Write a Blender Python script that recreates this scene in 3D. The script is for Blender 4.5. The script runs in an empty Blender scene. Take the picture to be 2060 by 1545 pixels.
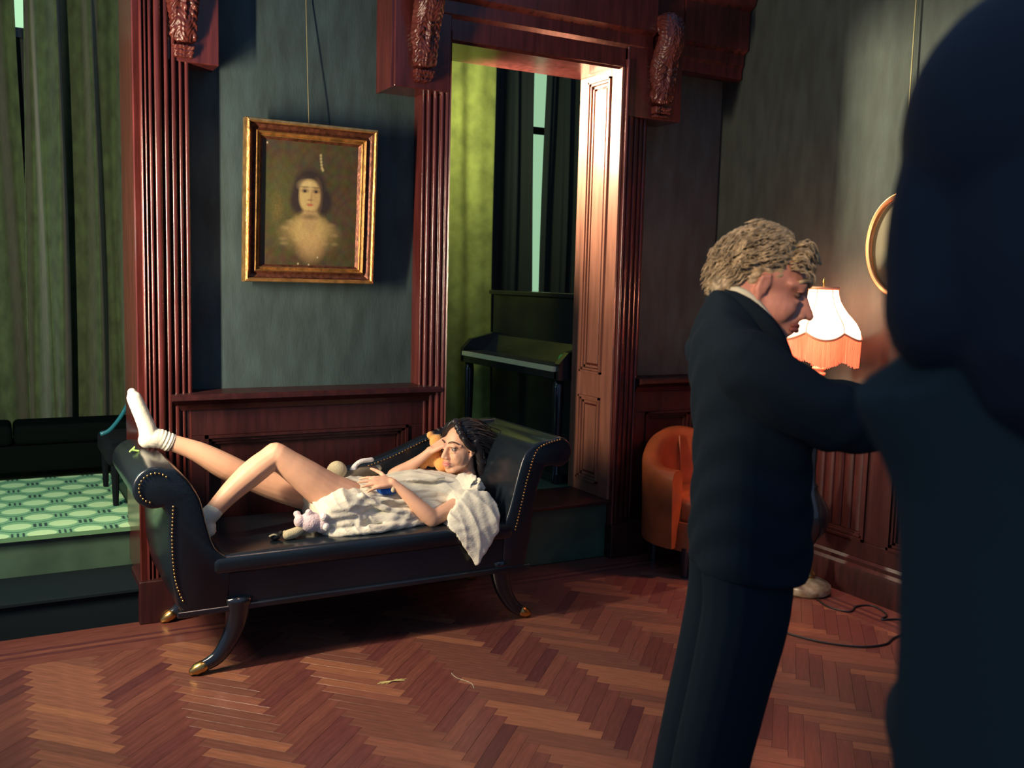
import bpy, bmesh, math, random
import numpy as np
from mathutils import Vector, Matrix, noise as mnoise
random.seed(7); rng = np.random.default_rng(7)
D = bpy.data; COL = bpy.context.scene.collection; SC = bpy.context.scene
PI = math.pi

# ------------------------------------------------------------------ camera, world, lights, exposure
def V(*a): return Vector(a)
yaw, pit, roll = 0.503041, 0.108355, 0.025702
fw0 = V(math.sin(yaw), math.cos(yaw), 0); rt0 = V(math.cos(yaw), -math.sin(yaw), 0); up0 = V(0, 0, 1)
fwd = fw0*math.cos(pit) - up0*math.sin(pit); up1 = up0*math.cos(pit) + fw0*math.sin(pit)
rt = rt0*math.cos(roll) + up1*math.sin(roll); upv = -rt0*math.sin(roll) + up1*math.cos(roll)
cd = D.cameras.new('camera'); cam = D.objects.new('camera', cd); COL.objects.link(cam)
M = Matrix((rt, upv, -fwd)).transposed().to_4x4(); M.translation = V(0, 0, 1.6); cam.matrix_world = M
cd.sensor_width = 36; cd.lens = 1903.09*36/2060; cd.clip_start = 0.05
cd.dof.use_dof = True; cd.dof.focus_distance = 4.3; cd.dof.aperture_fstop = 3.6
SC.camera = cam
w = D.worlds.new('world'); SC.world = w; w.use_nodes = True
w.node_tree.nodes['Background'].inputs[0].default_value = (0.13, 0.22, 0.39, 1)
w.node_tree.nodes['Background'].inputs[1].default_value = 0.9
SC.view_settings.view_transform = 'Standard'; SC.view_settings.look = 'None'
SC.view_settings.gamma = 1; SC.view_settings.use_curve_mapping = False; SC.view_settings.exposure = 0.0

def area(name, loc, direction, sx, sy, power, color, spread=PI):
    l = D.lights.new(name, 'AREA'); l.shape = 'RECTANGLE'; l.size = sx; l.size_y = sy
    l.energy = power; l.color = color; l.spread = spread
    o = D.objects.new(name, l); COL.objects.link(o); o.location = loc
    o.rotation_euler = Vector(direction).to_track_quat('-Z', 'Y').to_euler(); return o
# the segmented vertical tube of light standing just left of the frame
KEYC = (1.0, 0.80, 0.56)
for i, (z, h, p) in enumerate(((1.25, .34, 16), (1.80, .62, 80), (2.26, .26, 15))):
    area('tube_light', (-0.42, 3.56, z), (0.88, 0.47, 0), .05, h, p, KEYC)
# lamp in the room behind the doorway, high up beside the opening
area('back_room_light', (2.25, 5.3, 2.66), (0.85, -0.56, -0.04), .2, .25, 75, (1.0, 0.93, 0.66), 1.7)
area('back_room_glow', (2.35, 5.4, 2.9), (0.5, 0.8, -0.15), .3, .3, 12, (0.95, 1.0, 0.45), 2.0)
# cool window light falling into the bay
area('bay_light', (-0.9, 5.3, 1.9), (0.75, 0.12, -0.8), .5, .5, 5, (0.35, 0.95, 0.8))
area('bay_upper_light', (-.5, 4.95, 3.6), (0.25, 0.8, -0.9), .6, .3, 7, (0.75, 1.0, 0.3))
# added unseen warm fills: one aimed at the man, one over the floor
area('man_fill', (-1.3, 0.3, 2.6), (2.95, 1.5, -0.95), .25, .25, 1.1, (1.0, 0.66, 0.40), .32)
area('room_fill', (1.2, 2.7, 3.6), (0.0, 0.0, -1), .6, .6, 3.5, (1.0, 0.62, 0.44), .95)

# ------------------------------------------------------------------ helpers
def lin(*c): return tuple(((x/255+.055)/1.055)**2.4 if x > 10 else x/255/12.92 for x in c) + (1,)
def mat(name, col, rough=.5, metal=0, var=0, vscale=8, bump=0, bscale=60, stretch=(1, 1, 1), coat=0, col2=None, spec=.5, sheen=0):
    m = D.materials.new(name); m.use_nodes = True; nt = m.node_tree; b = nt.nodes['Principled BSDF']
    b.inputs['Base Color'].default_value = col if len(col) == 4 else (*col, 1)
    b.inputs['Roughness'].default_value = rough; b.inputs['Metallic'].default_value = metal
    b.inputs['Coat Weight'].default_value = coat; b.inputs['Coat Roughness'].default_value = .15
    b.inputs['Specular IOR Level'].default_value = spec
    b.inputs['Sheen Weight'].default_value = sheen
    if var or bump or col2:
        tc = nt.nodes.new('ShaderNodeTexCoord'); mp = nt.nodes.new('ShaderNodeMapping')
        mp.inputs['Scale'].default_value = stretch; nt.links.new(tc.outputs['Object'], mp.inputs[0])
    if var or col2:
        n = nt.nodes.new('ShaderNodeTexNoise'); n.inputs['Scale'].default_value = vscale; n.inputs['Detail'].default_value = 6
        nt.links.new(mp.outputs[0], n.inputs['Vector'])
        r = nt.nodes.new('ShaderNodeValToRGB'); e = r.color_ramp.elements
        c1 = col; c2 = col2 if col2 else tuple(min(1, x*(1+var)) for x in col[:3]) + (1,)
        if not col2: c1 = tuple(x*(1-var) for x in col[:3]) + (1,)
        e[0].position = .32; e[0].color = c1; e[1].position = .68; e[1].color = c2
        nt.links.new(n.outputs['Fac'], r.inputs[0]); nt.links.new(r.outputs[0], b.inputs['Base Color'])
    if bump:
        n = nt.nodes.new('ShaderNodeTexNoise'); n.inputs['Scale'].default_value = bscale; n.inputs['Detail'].default_value = 5
        nt.links.new(mp.outputs[0], n.inputs['Vector'])
        bp = nt.nodes.new('ShaderNodeBump'); bp.inputs['Strength'].default_value = bump; bp.inputs['Distance'].default_value = .01
        nt.links.new(n.outputs['Fac'], bp.inputs['Height']); nt.links.new(bp.outputs[0], b.inputs['Normal'])
    return m
def tag(o, label, cat, group=None):
    o['label'] = label; o['category'] = cat
    if group: o['group'] = group
    return o
def empty(name, loc=(0, 0, 0)):
    o = D.objects.new(name, None); o.location = loc; o.empty_display_size = .1; COL.objects.link(o); return o
def place(o, parent):
    COL.objects.link(o)
    if parent is not None:
        o.parent = parent
        p = parent; t = Vector(parent.location)
        while p.parent: p = p.parent; t += Vector(p.location)
        o.location = -t
    return o
def mobj(name, verts, faces, m, parent=None, smooth=False):
    me = D.meshes.new(name); me.from_pydata([tuple(v) for v in verts], [], faces); me.validate()
    if smooth: me.polygons.foreach_set('use_smooth', [True]*len(me.polygons))
    if m: me.materials.append(m)
    return place(D.objects.new(name, me), parent)
class MB:
    def __init__(s): s.v = []; s.f = []
    def add(s, vs, fs):
        k = len(s.v); s.v += [tuple(v) for v in vs]; s.f += [[i+k for i in f] for f in fs]; return s
    def box(s, x0, x1, y0, y1, z0, z1):
        return s.add([(x0,y0,z0),(x1,y0,z0),(x1,y1,z0),(x0,y1,z0),(x0,y0,z1),(x1,y0,z1),(x1,y1,z1),(x0,y1,z1)],
                     [(3,2,1,0),(4,5,6,7),(0,1,5,4),(1,2,6,5),(2,3,7,6),(3,0,4,7)])
    def prism(s, pts, a, b, axis='z'):
        n = len(pts)
        def mk(p, h):
            if axis == 'z': return (p[0], p[1], h)
            if axis == 'y': return (p[0], h, p[1])
            return (h, p[0], p[1])
        vs = [mk(p, a) for p in pts] + [mk(p, b) for p in pts]
        fs = [(i, (i+1) % n, n+(i+1) % n, n+i) for i in range(n)] + [list(range(n))[::-1], list(range(n, 2*n))]
        return s.add(vs, fs)
    def lathe(s, prof, c=(0, 0, 0), seg=32, sx=1, sy=1):
        n = len(prof); vs = []; fs = []
        for r, z in prof:
            for k in range(seg):
                a = 2*PI*k/seg; vs.append((c[0]+r*sx*math.cos(a), c[1]+r*sy*math.sin(a), c[2]+z))
        for i in range(n-1):
            for k in range(seg):
                k2 = (k+1) % seg; fs.append((i*seg+k, i*seg+k2, (i+1)*seg+k2, (i+1)*seg+k))
        fs.append(list(range(seg))[::-1]); fs.append([(n-1)*seg+k for k in range(seg)])
        return s.add(vs, fs)
    def tube(s, pts, rad, seg=10, caps=True, flat=None, round_ends=False):
        pts = [Vector(p) for p in pts]; n = len(pts)
        if not hasattr(rad, '__len__'): rad = [rad]*n
        rad = list(rad)
        if round_ends:
            t0 = (pts[0]-pts[1]).normalized(); t1 = (pts[-1]-pts[-2]).normalized()
            pre = [(pts[0]+t0*rad[0]*math.sin(a), rad[0]*math.cos(a)) for a in (1.35, .95, .5)]
            post = [(pts[-1]+t1*rad[-1]*math.sin(a), rad[-1]*math.cos(a)) for a in (.5, .95, 1.35)]
            pts = [p for p, _ in pre]+pts+[p for p, _ in post]; rad = [r for _, r in pre]+rad+[r for _, r in post]; n = len(pts)
        tang = []
        for i in range(n):
            t = pts[min(i+1, n-1)]-pts[max(i-1, 0)]
            tang.append(t.normalized() if t.length > 1e-9 else V(0, 0, 1))
        u = tang[0].orthogonal().normalized()
        if flat is not None:
            u = (Vector(flat[0]) - tang[0]*Vector(flat[0]).dot(tang[0])).normalized()
        vs = []
        for i in range(n):
            u = (u - tang[i]*u.dot(tang[i])).normalized(); w_ = tang[i].cross(u)
            f = flat[1] if flat is not None else 1
            for k in range(seg):
                a = 2*PI*k/seg; vs.append(pts[i]+u*math.cos(a)*rad[i]*f+w_*math.sin(a)*rad[i])
        fs = [(i*seg+k, i*seg+(k+1) % seg, (i+1)*seg+(k+1) % seg, (i+1)*seg+k) for i in range(n-1) for k in range(seg)]
        if caps: fs += [list(range(seg))[::-1], [(n-1)*seg+k for k in range(seg)]]
        return s.add(vs, fs)
    def ell(s, c, r, seg=16, rings=10, rot=None):
        vs = []; fs = []; c = Vector(c)
        if not hasattr(r, '__len__'): r = (r, r, r)
        for i in range(1, rings):
            th = PI*i/rings
            for k in range(seg):
                a = 2*PI*k/seg
                p = V(r[0]*math.sin(th)*math.cos(a), r[1]*math.sin(th)*math.sin(a), r[2]*math.cos(th))
                if rot is not None: p = rot @ p
                vs.append(c+p)
        t = V(0, 0, r[2]); t = rot @ t if rot is not None else t
        vs += [c+t, c-t]; m = len(vs)
        for i in range(rings-2):
            for k in range(seg):
                k2 = (k+1) % seg; fs.append((i*seg+k, (i+1)*seg+k, (i+1)*seg+k2, i*seg+k2))
        for k in range(seg):
            k2 = (k+1) % seg; fs.append((m-2, k, k2)); fs.append((m-1, (rings-2)*seg+k2, (rings-2)*seg+k))
        return s.add(vs, fs)
    def xf(s, Mx, start=0):
        for i in range(start, len(s.v)): s.v[i] = tuple(Mx @ Vector(s.v[i]))
        return s
    def loft(s, rings):
        n = len(rings[0]); vs = [p for r in rings for p in r]
        fs = [(i*n+k, i*n+(k+1) % n, (i+1)*n+(k+1) % n, (i+1)*n+k) for i in range(len(rings)-1) for k in range(n)]
        fs += [list(range(n))[::-1], [(len(rings)-1)*n+k for k in range(n)]]
        return s.add(vs, fs)
    def build(s, name, m, parent=None, smooth=False, bevel=0, auto=None):
        if bevel or auto is not None:
            o = mobj(name, s.v, s.f, m, None)
            COL.objects.unlink(o)
            bm = bmesh.new(); bm.from_mesh(o.data); bmesh.ops.recalc_face_normals(bm, faces=bm.faces)
            if bevel:
                ed = [e for e in bm.edges if len(e.link_faces) == 2 and e.calc_face_angle(0) > .9]
                bmesh.ops.bevel(bm, geom=ed, offset=bevel, segments=3, affect='EDGES', profile=.5, clamp_overlap=True)
            if auto is not None:
                for f in bm.faces: f.smooth = True
                for e in bm.edges:
                    if len(e.link_faces) == 2 and e.calc_face_angle(0) > auto: e.smooth = False
            bm.to_mesh(o.data); bm.free()
            return place(o, parent)
        o = mobj(name, s.v, s.f, m, None); COL.objects.unlink(o)
        bm = bmesh.new(); bm.from_mesh(o.data); bmesh.ops.recalc_face_normals(bm, faces=bm.faces); bm.to_mesh(o.data); bm.free()
        if smooth: o.data.polygons.foreach_set('use_smooth', [True]*len(o.data.polygons))
        return place(o, parent)
    def remesh(s, name, m, parent=None, voxel=.006, smooth=5, fac=.5, disp=None):
        me = D.meshes.new('tmp'); me.from_pydata(s.v, [], s.f); me.update()
        bm = bmesh.new(); bm.from_mesh(me); bmesh.ops.recalc_face_normals(bm, faces=bm.faces); bm.to_mesh(me); bm.free()
        t = D.objects.new('tmp', me); COL.objects.link(t)
        r = t.modifiers.new('r', 'REMESH'); r.mode = 'VOXEL'; r.voxel_size = voxel
        if smooth:
            q = t.modifiers.new('s', 'SMOOTH'); q.factor = fac; q.iterations = smooth
        dg = bpy.context.evaluated_depsgraph_get(); dg.update()
        out = D.meshes.new_from_object(t.evaluated_get(dg)); D.objects.remove(t); D.meshes.remove(me)
        out.name = name
        if disp is not None:
            n = len(out.vertices); co = np.empty(n*3, 'f'); out.vertices.foreach_get('co', co); co = co.reshape(-1, 3)
            no = np.empty(n*3, 'f'); out.vertices.foreach_get('normal', no); no = no.reshape(-1, 3)
            co = co + no*disp(co, no)[:, None]; out.vertices.foreach_set('co', co.ravel().astype('f')); out.update()
        out.polygons.foreach_set('use_smooth', [True]*len(out.polygons))
        out.materials.clear(); out.materials.append(m)
        return place(D.objects.new(name, out), parent)
def basis(x, up):           # matrix whose local x is the facing direction, z roughly up
    x = Vector(x).normalized(); y = Vector(up).cross(x).normalized(); z = x.cross(y)
    return Matrix((x, y, z)).transposed()
def frame(x, up, origin, s=1):
    m = (basis(x, up)*s).to_4x4(); m.translation = Vector(origin); return m
def bez(pts, n=24):         # catmull-rom through points
    P = [Vector(p) for p in pts]; P = [P[0]*2-P[1]]+P+[P[-1]*2-P[-2]]; out = []
    seg = len(P)-3
    for i in range(seg):
        k = max(2, n//seg)
        for j in range(k+(i == seg-1)):
            t = j/k; a, b, c, d = P[i:i+4]
            out.append(.5*((2*b)+(c-a)*t+(2*a-5*b+4*c-d)*t*t+(3*b-a-3*c+d)*t**3))
    return out

# ------------------------------------------------------------------ materials
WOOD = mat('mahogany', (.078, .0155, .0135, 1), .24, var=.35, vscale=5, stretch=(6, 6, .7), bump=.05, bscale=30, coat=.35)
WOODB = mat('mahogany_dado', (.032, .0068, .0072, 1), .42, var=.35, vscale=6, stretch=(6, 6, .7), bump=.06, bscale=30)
WALL = mat('blue_green_plaster', (.029, .054, .057, 1), .8, var=.30, vscale=5, stretch=(3, 3, .8), bump=.12, bscale=40)
WALLR = mat('grey_green_plaster', (.027, .034, .028, 1), .85, var=.28, vscale=5, stretch=(3, 3, .8), bump=.1, bscale=40)
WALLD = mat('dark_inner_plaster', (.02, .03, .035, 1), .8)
STEPM = mat('dark_step_boards', (.045, .09, .06, 1), .4, var=.3, vscale=4)
BLACKL = mat('black_leather', (.009, .014, .020, 1), .24, bump=.06, bscale=90, coat=.15)
BLACKW = mat('black_lacquer', (.01, .013, .018, 1), .15, coat=.5)
BRASS = mat('brass', (.62, .38, .12, 1), .28, 1)
GOLD = mat('gilded_wood', (.62, .36, .13, 1), .34, .85, var=.3, vscale=25, bump=.25, bscale=90)
GOLDD = mat('dark_gilding', (.13, .045, .025, 1), .4, .5, var=.5, vscale=40, bump=.2, bscale=90)
SKIN = mat('skin', (.80, .46, .30, 1), .5, var=.06, vscale=14, bump=.03, bscale=180)
SKINM = mat('weathered_skin', (.58, .27, .19, 1), .5, var=.2, vscale=18, bump=.12, bscale=90)
for _m in (SKIN, SKINM):
    b = _m.node_tree.nodes['Principled BSDF']; b.inputs['Subsurface Weight'].default_value = .15; b.inputs['Subsurface Radius'].default_value = (.02, .008, .004); b.inputs['Subsurface Scale'].default_value = .5
DRESS = mat('white_cotton', (.80, .77, .62, 1), .55, var=.06, vscale=30, bump=.25, bscale=70, stretch=(1, 2.5, 2.5), sheen=.2)
SOCK = mat('cream_knit', (.74, .72, .60, 1), .9, var=.05, vscale=40, bump=.3, bscale=260)
SUIT = mat('black_suit_cloth', (.010, .019, .028, 1), .95, spec=.1)
COATM = mat('black_coat_cloth', (.045, .058, .056, 1), .95, spec=.1)
HAIRM = mat('grey_blond_hair', (.36, .29, .17, 1), .42, var=.6, vscale=45)
HAIRW = mat('black_hair', (.014, .013, .016, 1), .38)
HAIRF = mat('near_black_hair', (.012, .016, .026, 1), .7)
SHIRT = mat('white_shirt', (.7, .7, .5, 1), .7)
LIP = mat('lips', (.72, .28, .24, 1), .4); LIPM = mat('lips_dark', (.30, .09, .07, 1), .5)
EYEW = mat('eye_white', (.42, .36, .30, 1), .2); IRIS = mat('iris', (.03, .02, .015, 1), .1); EYED = mat('shaded_eye', (.16, .10, .08, 1), .6, spec=.1); BROW = mat('brow', (.10, .05, .03, 1), .8)
CURT = mat('green_velvet', (.042, .072, .026, 1), .85, var=.35, vscale=9, stretch=(2, 2, 1), bump=.25, bscale=45, sheen=.3)
CURTY = mat('moss_green_damask', (.23, .25, .07, 1), .8, var=.30, vscale=7, bump=.25, bscale=30)
ORANGEL = mat('tan_leather', (.36, .085, .026, 1), .36, var=.2, vscale=6, bump=.08, bscale=60)
MARBLE = mat('mottled_marble', (.18, .10, .05, 1), .3, vscale=26, col2=(.55, .42, .26, 1))
PINK = mat('pale_pink_plush', (.85, .68, .70, 1), .95, bump=.5, bscale=150, sheen=.3)
CREAM = mat('cream_crochet', (.66, .58, .36, 1), .9, bump=.5, bscale=180)
GREYK = mat('grey_brown_knit', (.22, .18, .12, 1), .9, bump=.4, bscale=180)
ORANGEP = mat('orange_plush', (.85, .42, .12, 1), .95, bump=.4, bscale=150, sheen=.3)
BLUEP = mat('blue_felt', (.01, .12, .55, 1), .8)
WHITEP = mat('white_plush', (.85, .82, .78, 1), .95, bump=.5, bscale=150)
STRAWM = mat('straw', (.75, .68, .25, 1), .7)
BLACKC = mat('black_rubber', (.01, .012, .016, 1), .5)
WIRE = mat('brass_wire', (.45, .38, .18, 1), .4, .6)

CARV = mat('carved_mahogany', (.085, .018, .014, 1), .35, var=.3, vscale=30)
# ------------------------------------------------------------------ floor: herringbone blocks
fl = MB().box(-3.2, 4.15, -2.6, 4.9, -.12, -.012).build('floor', mat('subfloor', (.03, .012, .01, 1), .8)); fl['kind'] = 'structure'
def plankmat(name, c, rough=.33):
    return mat(name, c, rough, var=.22, vscale=9, stretch=(1, 9, 1), bump=.05, bscale=60, coat=.12)
PLa = [plankmat('oak_block_sheen_%d' % i, c) for i, c in enumerate(((.225, .088, .056, 1), (.165, .066, .046, 1), (.28, .115, .064, 1)))]  # directional sheen put into colour: one block direction lighter, the other darker
PLb = [plankmat('oak_block_dark_%d' % i, c) for i, c in enumerate(((.150, .050, .040, 1), (.13, .042, .037, 1), (.175, .062, .045, 1), (.095, .030, .032, 1)))]
L_, W_ = .36, .055; g = .0004
def plank_mesh(m, nm='parquet_block'):
    me = D.meshes.new(nm); mb = MB().box(-L_/2+g, L_/2-g, -W_/2+g, W_/2-g, -.012, 0)
    a, b = L_/2-g, W_/2-g; c = .0003
    mb = MB(); mb.add([(-a,-b,-.012),(a,-b,-.012),(a,b,-.012),(-a,b,-.012),(-a,-b,-c),(a,-b,-c),(a,b,-c),(-a,b,-c),(-a+c,-b+c,0),(a-c,-b+c,0),(a-c,b-c,0),(-a+c,b-c,0)],
        [(3,2,1,0),(0,1,5,4),(1,2,6,5),(2,3,7,6),(3,0,4,7),(4,5,9,8),(5,6,10,9),(6,7,11,10),(7,4,8,11),(8,9,10,11)])
    me.from_pydata(mb.v, [], mb.f); me.materials.append(m); return me
MEa = [plank_mesh(m) for m in PLa]; MEb = [plank_mesh(m) for m in PLb]
# lattice: blocks in a frame turned by 45 degrees, translations (W,W) and (L,-L)
blocks = []
rot45 = math.radians(45)
def to_world(x, y):   # (W,W) direction maps to world -Y, (L,-L) to world +X
    s = 1/math.sqrt(2); return ((x-y)*s, -(x+y)*s)
X0, Y0 = 0.607, 3.62
for j in range(-10, 10):
    for k in range(-75, 75):
        sx, sy = k*W_+j*L_, k*W_-j*L_
        for kind, (cx, cy) in (('h', (sx+L_/2, sy+W_/2)), ('v', (sx+L_+W_/2, sy+W_-L_/2))):
            wx, wy = to_world(cx, cy); wx += X0; wy += Y0
            if -2.9 < wx < 3.79 and -.9 < wy < 4.30: blocks.append((wx, wy, kind))
def vis(wx, wy):
    p = V(wx, wy, 0)-V(0, 0, 1.6); d = p.dot(fwd); x = 1903*p.dot(rt)/d if d > 0 else 1e9; y = 1903*p.dot(upv)/d if d > 0 else 1e9
    return d > .5 and abs(x) < 1120 and abs(y) < 860, d
vb = sorted(((vis(b[0], b[1])[1], b) for b in blocks if vis(b[0], b[1])[0]), key=lambda t: t[0])
near = set(id(b) for _, b in vb[:300]); rest = {}
for b in blocks:
    wx, wy, kind = b; a = -rot45 if kind == 'h' else rot45
    r_ = random.random()
    idx = (0 if r_ < .38 else 1 if r_ < .74 else 2) if kind == 'h' else (0 if r_ < .45 else 1 if r_ < .75 else 2 if r_ < .93 else 3)
    me = (MEa if kind == 'h' else MEb)[idx]
    if id(b) in near:
        o = D.objects.new('parquet_block', me); o.location = (wx, wy, random.uniform(-.0004, .0004)); o.rotation_euler = (0, 0, a); COL.objects.link(o); o.parent = fl
    else: rest.setdefault((kind, idx), []).append((wx, wy, a))
rv, rf, ri = [], [], []; mats_r = PLa+PLb
for (kind, idx), lst in rest.items():
    me = (MEa if kind == 'h' else MEb)[idx]; mi = idx if kind == 'h' else idx+3
    vs = [v.co.copy() for v in me.vertices]; fs = [list(p.vertices) for p in me.polygons]
    for wx, wy, a in lst:
        c, s = math.cos(a), math.sin(a); k = len(rv)
        rv += [(wx+v.x*c-v.y*s, wy+v.x*s+v.y*c, v.z) for v in vs]; rf += [[i+k for i in f] for f in fs]; ri += [mi]*len(fs)
o = mobj('parquet_blocks_far', rv, rf, None, fl); [o.data.materials.append(m) for m in mats_r]
o.data.polygons.foreach_set('material_index', ri); o['kind'] = 'stuff'
for z0, z1, m in ((4.16, 4.245, PLb[0]), (4.245, 4.27, PLb[3]), (4.27, 4.305, PLb[2]), (4.305, 4.33, PLb[3]), (4.33, 4.49, PLb[0])):
    x = -2.9
    while x < 3.99:
        x2 = min(x+random.uniform(.7, 1.1), 3.99 if z0 > 4.2 else 3.7); 
        if x2-x < .05: break
        MB().box(x+.001, x2-.001, z0+.0008, z1-.0008, -.012, .0007).build('border_board', m, fl); x = x2
for x0, x1, m in ((3.68, 3.735, PLb[0]), (3.735, 3.76, PLb[3]), (3.76, 3.79, PLb[2]), (3.79, 3.815, PLb[3]), (3.815, 4.0, PLb[0])):
    y = -.9
    while y < 4.15:
        y2 = min(y+random.uniform(.7, 1.1), 4.16)
        if y2-y < .05: break
        MB().box(x0+.0008, x1-.0008, y+.001, y2-.001, -.012, .0007).build('border_board', m, fl); y = y2

# ------------------------------------------------------------------ walls
def st(o): o['kind'] = 'structure'; return o
st(MB().box(.80, 1.97, 4.68, 4.90, 0, 3.9).build('wall_back', WALL))
st(MB().box(3.28, 4.13, 4.68, 4.90, 0, 3.9).build('wall_back', WALL))
st(MB().box(1.97, 3.28, 4.70, 4.90, 2.84, 3.9).build('wall_back', WALL))
st(MB().box(4.01, 4.15, -1.2, 4.68, 0, 3.9).build('wall_right', WALLR))
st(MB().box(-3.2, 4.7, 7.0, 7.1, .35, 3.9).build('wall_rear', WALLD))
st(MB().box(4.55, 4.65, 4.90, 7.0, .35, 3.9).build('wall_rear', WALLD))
st(MB().box(-3.2, 4.7, 4.86, 7.1, .0, .345).build('floor_platform', STEPM))
# steps
STEPD = mat('shaded_step_boards', (.006, .012, .016, 1), .8, spec=.1)  # shade over the lower step put into the board colour
sp = empty('steps', (0, 4.6, 0)); st(sp)
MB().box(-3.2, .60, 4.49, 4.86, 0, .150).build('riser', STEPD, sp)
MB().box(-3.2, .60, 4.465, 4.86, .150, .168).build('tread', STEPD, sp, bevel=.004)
MB().box(2.05, 3.13, 4.50, 4.86, 0, .325).build('riser', STEPM, sp)
MB().box(2.05, 3.13, 4.45, 4.87, .325, .345).build('threshold', WOODB, sp, bevel=.004)

# ------------------------------------------------------------------ casings (fluted)
def flutes(x0, y0, x1, y1, beads):
    """front of a casing from (x0,y0) to (x1,y1) with half round beads; beads = list of (width share, height)"""
    tot = sum(b[0] for b in beads); d = Vector((x1-x0, y1-y0)); L = d.length; d.normalize(); n = Vector((d.y, -d.x))
    if n.y > 0: n = -n
    pts = []; s = 0
    for wd, h in beads:
        a = s/tot*L; b = (s+wd)/tot*L; s += wd
        if h == 0: pts += [(a, 0), (b, 0)]
        elif h < 0: pts += [(a, 0), (a, h), (b, h), (b, 0)]
        else:
            pts += [(a+(b-a)*(1-math.cos(t))/2, h*math.sin(t)) for t in np.linspace(0, PI, 9)]
    return [(x0+d.x*a+n.x*h, y0+d.y*a+n.y*h) for a, h in pts]
def casing(name, prof, z0, z1, parent):
    return MB().prism(prof, z0, z1).build(name, WOOD, parent, auto=.5)
BE = [(1.1, 0), (.5, .010), (.25, -.008), (.5, .010), (.3, -.010), (.7, .012), (.35, -.012), (1.5, .016), (.35, -.014), (1.0, .014), (.5, -.014), (1.0, .012), (.5, -.012), (.7, .01), (.5, -.01), (.9, .012)]
dl = empty('trim_1', (.68, 4.6, 0)); st(dl)
pl = [(.555, 4.90), (.555, 4.47)] + flutes(.56, 4.462, .805, 4.56, BE) + [(.81, 4.575), (.81, 4.70), (.80, 4.90)]
casing('casing', pl, .20, 3.9, dl)
MB().box(.545, .80, 4.44, 4.72, 0, .2).build('plinth', WOODB, dl, bevel=.006)  # plinths take the darker wood to carry the shade near the floor
# right half of the doorcase mirrored, and the middle casing
dc = empty('trim_2', (2.6, 4.6, 0)); st(dc)
BM = [(.5, .008), (.3, -.01), (.9, .012), (.4, -.012), (.8, .012), (.5, -.012), (.7, .01), (.4, -.01), (.6, .01), (.3, 0)]
pm = [(1.955, 4.70), (1.955, 4.585)] + flutes(1.956, 4.58, 2.06, 4.455, BM)[0:] + [(2.065, 4.47), (2.065, 4.90), (1.98, 4.90)]
casing('casing', pm, .2, 2.84, dc)
MB().box(1.95, 2.075, 4.44, 4.72, 0, .2).build('plinth', WOODB, dc, bevel=.006)
pr_ = [(3.13, 4.90), (3.13, 4.455)] + flutes(3.132, 4.45, 3.36, 4.56, BM) + [(3.365, 4.58), (3.365, 4.70), (3.3, 4.90)]
casing('casing', pr_, .2, 2.84, dc)
MB().box(3.125, 3.36, 4.43, 4.70, 0, .2).build('plinth', WOODB, dc, bevel=.006)
# panelled reveal on the right side of the opening
WOODR = mat('lit_mahogany', (.24, .095, .062, 1), .30, var=.2, vscale=5, stretch=(6, 6, .7), bump=.05, bscale=30, coat=.4)  # reveal mahogany lightened, bright reflected light put into the colour
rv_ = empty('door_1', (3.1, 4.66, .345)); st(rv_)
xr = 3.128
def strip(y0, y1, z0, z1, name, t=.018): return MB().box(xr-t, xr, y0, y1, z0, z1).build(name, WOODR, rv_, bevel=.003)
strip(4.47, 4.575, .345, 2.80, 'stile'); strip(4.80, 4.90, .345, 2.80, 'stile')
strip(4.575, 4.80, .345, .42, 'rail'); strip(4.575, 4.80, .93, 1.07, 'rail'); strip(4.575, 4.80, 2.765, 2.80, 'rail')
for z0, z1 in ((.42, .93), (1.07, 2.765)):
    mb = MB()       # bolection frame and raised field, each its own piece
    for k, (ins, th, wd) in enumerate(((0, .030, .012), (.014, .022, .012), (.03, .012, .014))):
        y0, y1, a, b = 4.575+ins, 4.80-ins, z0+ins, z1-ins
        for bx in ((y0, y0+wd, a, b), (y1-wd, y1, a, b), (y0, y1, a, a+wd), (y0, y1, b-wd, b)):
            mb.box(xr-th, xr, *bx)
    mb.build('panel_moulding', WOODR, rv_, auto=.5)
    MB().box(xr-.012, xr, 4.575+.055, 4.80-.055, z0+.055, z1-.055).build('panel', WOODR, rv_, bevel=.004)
# soffit and entablature
MB().box(2.065, 3.13, 4.47, 4.90, 2.80, 2.84).build('soffit', WOOD, dc)
def ent(x0, x1, name='entablature', dy=0, z0=2.79):
    prof = [(4.70, z0), (4.50-dy, z0), (4.50-dy, 2.83), (4.47-dy, 2.84), (4.47-dy, 2.90), (4.455-dy, 2.92), (4.455-dy, 2.98), (4.42-dy, 3.00), (4.42-dy, 3.22), (4.38-dy, 3.25), (4.36-dy, 3.32), (4.30-dy, 3.36), (4.30-dy, 3.42), (4.70, 3.42)]
    return MB().prism(prof, x0, x1, 'x').build(name, WOOD, dc, auto=.4)
ent(2.0, 3.3)
# capital blocks
for x0, x1 in ((1.755, 2.06), (3.14, 3.52)):
    MB().box(x0, x1, 4.46, 4.69, 2.535, 3.42).build('capital_block', WOOD, dc, bevel=.005)
    MB().box(x0-.012, x0+.0, 4.47, 4.69, 2.53, 3.42).build('block_fillet', WOOD, dc)
ent(3.52, 4.0, 'cornice', -.03, 2.86)
MB().box(.70, .935, 4.53, 4.69, 2.535, 3.9).build('capital_block', WOOD, dl, bevel=.005)
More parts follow.
